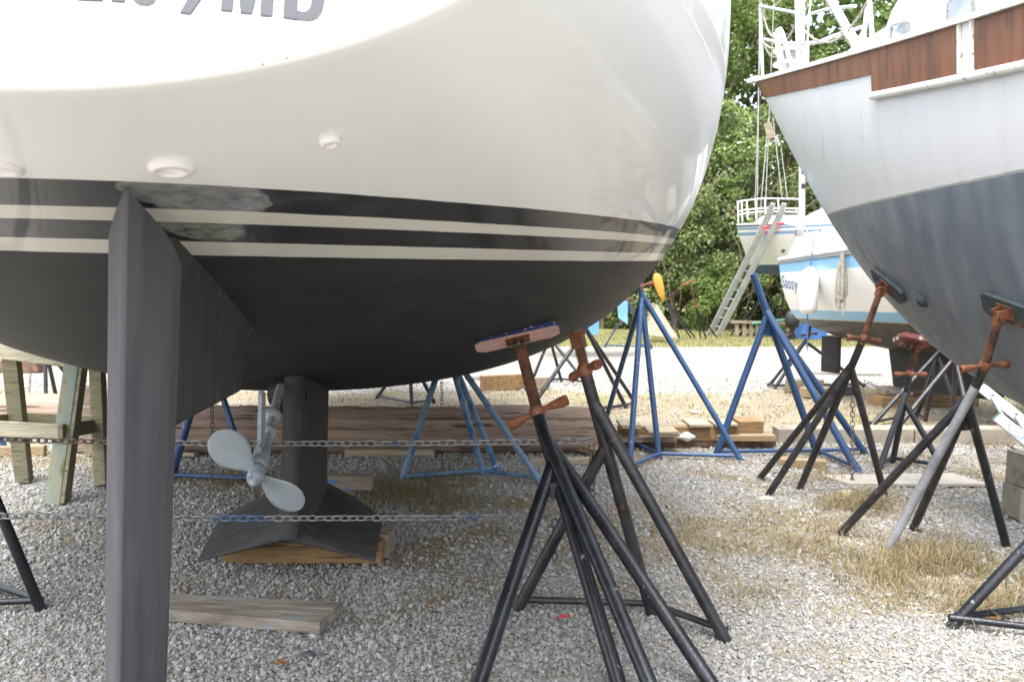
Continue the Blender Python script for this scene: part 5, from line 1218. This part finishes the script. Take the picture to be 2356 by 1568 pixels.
pilebox("dark board at the left end of the lumber pile", 1415, 1560, 1020, .05, .2, M['wood_grey'], .06)
cr_ = P(1578, 1004, 7.7); mb = MB()
rows = []
for i in range(11):
    f = i / 10; rr = .035 * math.sin(math.pi * f) ** .4 * (1 - .25 * math.sin(f * 9)) + .001; rows.append([(cr_.x - .08 + .17 * f, cr_.y + rr * 1.3 * math.cos(a_), cr_.z + .0 + rr * math.sin(a_)) for a_ in np.linspace(0, 2 * math.pi, 13)[:-1]])
mb.grid(rows, close=True); tag(mb.build("rag", M['white_rag'], loc=(cr_.x, cr_.y, cr_.z)), "crumpled white rag lying on the lumber pile", "rag")
# kerb
kx0, kx1 = 2.46, 6.2; curb = thing("kerb", (3.6, 8, 0), "long low concrete kerb behind the stands on the right", "kerb")
for i in range(3):
    xa, xb = kx0 + i * 1.25, kx0 + (i + 1) * 1.25 - .008; mb = MB(); mb.beam((xa, 8.05 - .02 * i, .055), (xb, 8.03 - .02 * i, .06), .22, .15, jit=.003); mb.build("kerb_stone", M['concrete'], curb, bevel=.012)
# plywood board
c4 = [G(1886, 1091, .02), G(2190, 1087, .02), G(2276, 1112, .02), G(1956, 1112, .02)]
mb = MB(); dn = Vector((0, 0, -.018)); mb.add(c4 + [q + dn for q in c4], [(0, 3, 2, 1), (4, 5, 6, 7), (0, 1, 5, 4), (1, 2, 6, 5), (2, 3, 7, 6), (3, 0, 4, 7)])
M['ply'] = mat('weathered_plywood', (.36, .32, .26), (.46, .42, .35), .9, 4, .2, 30, (.24, .20, .15), 5, (.58, .7)); tag(mb.build("board", M['ply'], loc=c4[3].xy.to_3d()), "flat weathered plywood board lying on the gravel under the teak-railed boat", "board")
blk("timber_block", G(1850, 1078) + Vector((0, .05, .035)), (.36, .12, .07), -.35, M['wood_tan'], "tan timber on the ground between the legs of the stand at the boat's lower end")
blk("concrete_block", G(2372, 1200) + Vector((.06, .12, .10)), (.24, .2, .20), 0, M['concrete'], "lower concrete block at the right edge", "block")
blk("concrete_block", G(2372, 1200) + Vector((.07, .12, .305)), (.22, .2, .20), .03, M['concrete'], "upper concrete block at the right edge, on another", "block")
def rock(name, u, v, sx, sy, sz, m, label, cat="stone"):
    v0, f0 = ico(); g = G(u, v); vv = v0 * (1 + rng.uniform(-.15, .15, (12, 1))) * np.array([sx, sy, sz]); mb = MB(); mb.add([(q[0] + g.x, q[1] + g.y, max(q[2], -.005) + sz * .35) for q in vv], [tuple(f) for f in f0]); return tag(mb.build(name, m, loc=(g.x, g.y, 0)), label, cat)
rock("stone", 1946, 1138, .07, .05, .03, M['stone_tan'], "flat tan stone in the grass beside the plywood board")
rock("stone", 1760, 1148, .06, .04, .018, M['stone_tan'], "small flat tan stone left of the stand's four feet")
rock("stone", 710, 2600 * .5752 + 12, .035, .025, .014, M['rudder'], "dark grey flat stone in the gravel at the bottom of the picture")
rock("stone", 1828, 1012, .05, .04, .04, M['white_rag'], "white stone beside the left end of the kerb")
rock("stone", 2098, 1053, .05, .04, .035, M['white_rag'], "white stone on the gravel in front of the kerb")
rock("stone", 1600, 950, .07, .04, .03, M['ply'], "pale flat stone on the grassy gravel between the blue stands")
for i, (u, v, lab) in enumerate(((1300, 1427, "small red scrap on the gravel between the two black stands' feet"), (2290, 1430, "brown oak leaf on dry grass at the lower right"), (650, 1535, "brown twig end on gravel at the bottom, right of the rudder"))):
    g = G(u, v); mb = MB(); k_ = 9; mb.add([(g.x, g.y, .022)] + [(g.x + (.022 + .012 * (j % 2)) * math.cos(j * 6.283 / k_), g.y + (.02 + .01 * (j % 2)) * math.sin(j * 6.283 / k_), .022 + .006 * math.sin(j * 2)) for j in range(k_)], [(0, j + 1, (j + 1) % k_ + 1) for j in range(k_)])
    tag(mb.build("scrap" if i == 0 else "dead_leaf", M['rope_red'] if i == 0 else M['leafbrown'], loc=(g.x, g.y, 0)), lab, "scrap" if i == 0 else "leaf")
# aluminium ladder at the right edge
al = thing("ladder", G(2500, 1150), "silver aluminium ladder with blue oval sticker slanting in at the right edge", "ladder")
def rail(p0, p1, w=.085, t_=.03, parent=al): mb = MB(); mb.beam(p0, p1, w, t_, up=(0, -1, .2)); 
r1a, r1b = P(2256, 890, 7.6), P(2520, 1100, 7.0); r2a, r2b = P(2294, 958, 7.0), P(2520, 1142, 6.5)
for (a_, b_) in ((r1a, r1b), (r2a, r2b)):
    d = (b_ - a_).normalized(); fn_ = Vector((0, -1, 0)); fn_ = (fn_ - d * fn_.dot(d)).normalized(); wd = d.cross(fn_)
    mb = MB(); mb.beam(a_, b_, .028, .088, up=wd); o = mb.build("side_rail", M['alu'], al, bevel=.004)
    for i in range(5):
        c_ = a_ + d * (.12 + .24 * i) + fn_ * .0155; mb = MB(); mb.lathe(c_, fn_, [(.020, 0), (.020, .002), (.012, .003), (.0115, -.001)], 14); mb.build("rung_end", M['alu'], o)
        mb = MB(); mb.lathe(c_ + fn_ * .0006, fn_, [(.0115, 0), (.0001, .0004)], 12); mb.build("rung_hole", M['dark'], o)
    mb = MB(); mb.beam(a_ - d * .012, a_ - d * .001, .032, .092, up=wd); mb.build("end_cap", mat('green_cap', (.03, .13, .07), None, .5), al)
d = (r1b - r1a).normalized()
for i in range(5): mb = MB(); mb.tube([r1a + d * (.12 + .24 * i) + Vector((0, .01, 0)), r2a + (r2b - r2a).normalized() * (.12 + .24 * i) + Vector((0, .01, 0))], .014, 8); mb.build("rung", M['alu'], al)
d = (r2b - r2a).normalized(); fn_ = Vector((0, -1, 0)); fn_ = (fn_ - d * fn_.dot(d)).normalized(); wd = d.cross(fn_)
c_ = P(2334, 996, 6.9); loc_ = r2a + d * ((c_ - r2a).dot(d)) + fn_ * .0155
def ellipse(c_, a_, b_, off, m, name, parent):
    mb = MB(); mb.add([c_ + d * a_ * math.cos(t_) + wd * b_ * math.sin(t_) + fn_ * off for t_ in np.linspace(0, 2 * math.pi, 33)[:-1]], [tuple(range(32))]); return mb.build(name, m, parent)
stk = ellipse(loc_, .072, .034, .0005, M['letterblue'], "sticker", al); ellipse(loc_, .062, .027, .0009, M['flange'], "sticker_field", stk)
vs, fs = text_mesh("WERNER", .036, .75, .0); xm = max(q[0] for q in vs) / 2
sgn = -1 if wd.z < 0 else 1
mb = MB(); mb.add([loc_ + d * (q[0] - xm) + wd * sgn * (q[1] - .012) + fn_ * .0013 for q in vs], fs); mb.build("lettering", M['galv'], stk)
# workbench and far clutter
wb = thing("workbench", G(1750, 772), "long weathered wooden workbench under the far boat at the wood's edge", "workbench")
mb = MB(); mb.beam(P(1678, 740, 24.6), P(1835, 742, 24.6), .7, .06); mb.build("bench_top", M['wood_grey'], wb)
for u in (1695, 1712, 1728, 1742, 1758, 1775, 1790, 1812): mb = MB(); q_ = P(u, 741, 24.35); mb.beam(q_, Vector((q_.x, q_.y, 0)), .1, .08, up=(0, 1, 0)); mb.build("leg", M['wood_grey'], wb)
mb = MB(); mb.tube([P(1730, 744, 24.0), P(1830, 732, 24.0)], .035, 8); tag(mb.build("pipe", mat('green_pipe', (.10, .25, .18), None, .6), loc=P(1780, 738, 24)), "thin green pipe lying across the wooden workbench", "pipe")
ob = thing("outboard_motor", G(1815, 775), "black outboard motor standing by the workbench", "outboard motor"); q_ = P(1818, 770, 22.5)
mb = MB(); mb.lathe(P(1823, 737, 22.5), (0, 0, 1), [(.0001, -.2), (.16, -.18), (.2, 0), (.18, .18), (.1, .26), (.0001, .28)], 12, flat=.8); mb.build("cowl", M['black_rubber'], ob)
mb = MB(); mb.tube([P(1823, 745, 22.5), P(1822, 776, 22.5)], [.08, .05], 8); mb.lathe(P(1818, 776, 22.5), (1, 0, 0), [(.0001, -.2), (.05, -.1), (.05, .1), (.0001, .2)], 8); mb.beam(P(1800, 762, 22.5), P(1822, 768, 22.5), .2, .05); mb.build("leg", M['black_rubber'], ob)
blk("crate", G(1875, 781) + Vector((0, .3, .2)), (.7, .4, .4), .1, M['tarp'], "blue plastic crate beyond the light-blue-banded boat's rudder", "crate")
blk("crate", G(1905, 780) + Vector((0, .3, .25)), (.45, .4, .3), .2, M['flange'], "white crate right of the blue one", "crate")
mb = MB(); q_ = G(1520, 780); mb.add([tuple(v_) for v_ in (P(1478, 768, 22), P(1500, 695, 22.6), P(1512, 700, 22.7), P(1560, 778, 22), P(1478, 768, 22.1), P(1500, 695, 22.75), P(1512, 700, 22.85), P(1560, 778, 22.1))], [(0, 1, 2, 3), (7, 6, 5, 4), (0, 4, 5, 1), (1, 5, 6, 2), (2, 6, 7, 3), (3, 7, 4, 0)])
tag(mb.build("panel", M['wood_grey'], loc=(q_.x, q_.y, 0)), "triangular pale grey panel leaning at the verge behind the tall blue stand", "panel")
blk("timber_block", G(20, 858) + Vector((0, .2, .1)), (.9, .3, .18), 0, M['wood_end'], "dark timbers on the distant gravel at the far left")
tb = thing("dinghy", G(10, 850), "small blue dinghy upside down at the far left behind the trestle", "dinghy"); rows = []
for i in range(12):
    f = i / 11; rr = .55 * math.sin(math.pi * (.08 + .84 * f)) ** .6; rows.append([(tb.location.x - 1.6 + 1.9 * f, tb.location.y + .6 + rr * math.cos(a_), .28 + rr * .7 * math.sin(a_)) for a_ in np.linspace(0, math.pi, 11)])
mb = MB(); mb.grid(rows); mb.add(rows[0], [tuple(range(11))]); mb.add(rows[-1], [tuple(range(11))[::-1]]); mb.build("hull", M['tarp'], tb)
mb = MB(); mb.beam((tb.location.x - 1.6, tb.location.y + .6, .25), (tb.location.x + .3, tb.location.y + .6, .25), .9, .06); mb.build("gunwale", M['blue_dark'], tb)
tb2 = thing("dinghy", G(1125, 876), "blue dinghy keel end visible beyond the faded blue stand", "dinghy"); rows = []
for i in range(10):
    f = i / 9; rr = .32 * math.sin(math.pi * (.1 + .8 * f)) ** .6; rows.append([(tb2.location.x - .35 + .55 * f, tb2.location.y + .3 + rr * math.cos(a_), .32 - rr * .9 * math.sin(a_) + .12) for a_ in np.linspace(0, math.pi, 11)])
mb = MB(); mb.grid(rows); mb.build("hull", M['tarp'], tb2)
mb = MB(); mb.beam((tb2.location.x - .35, tb2.location.y + .3, .43), (tb2.location.x + .2, tb2.location.y + .3, .43), .5, .03); mb.build("gunwale", M['blue_dark'], tb2)
# clear background weeds on the verge edge
print("objects", len(bpy.data.objects), "tris", sum(len(m.polygons) for m in bpy.data.meshes))
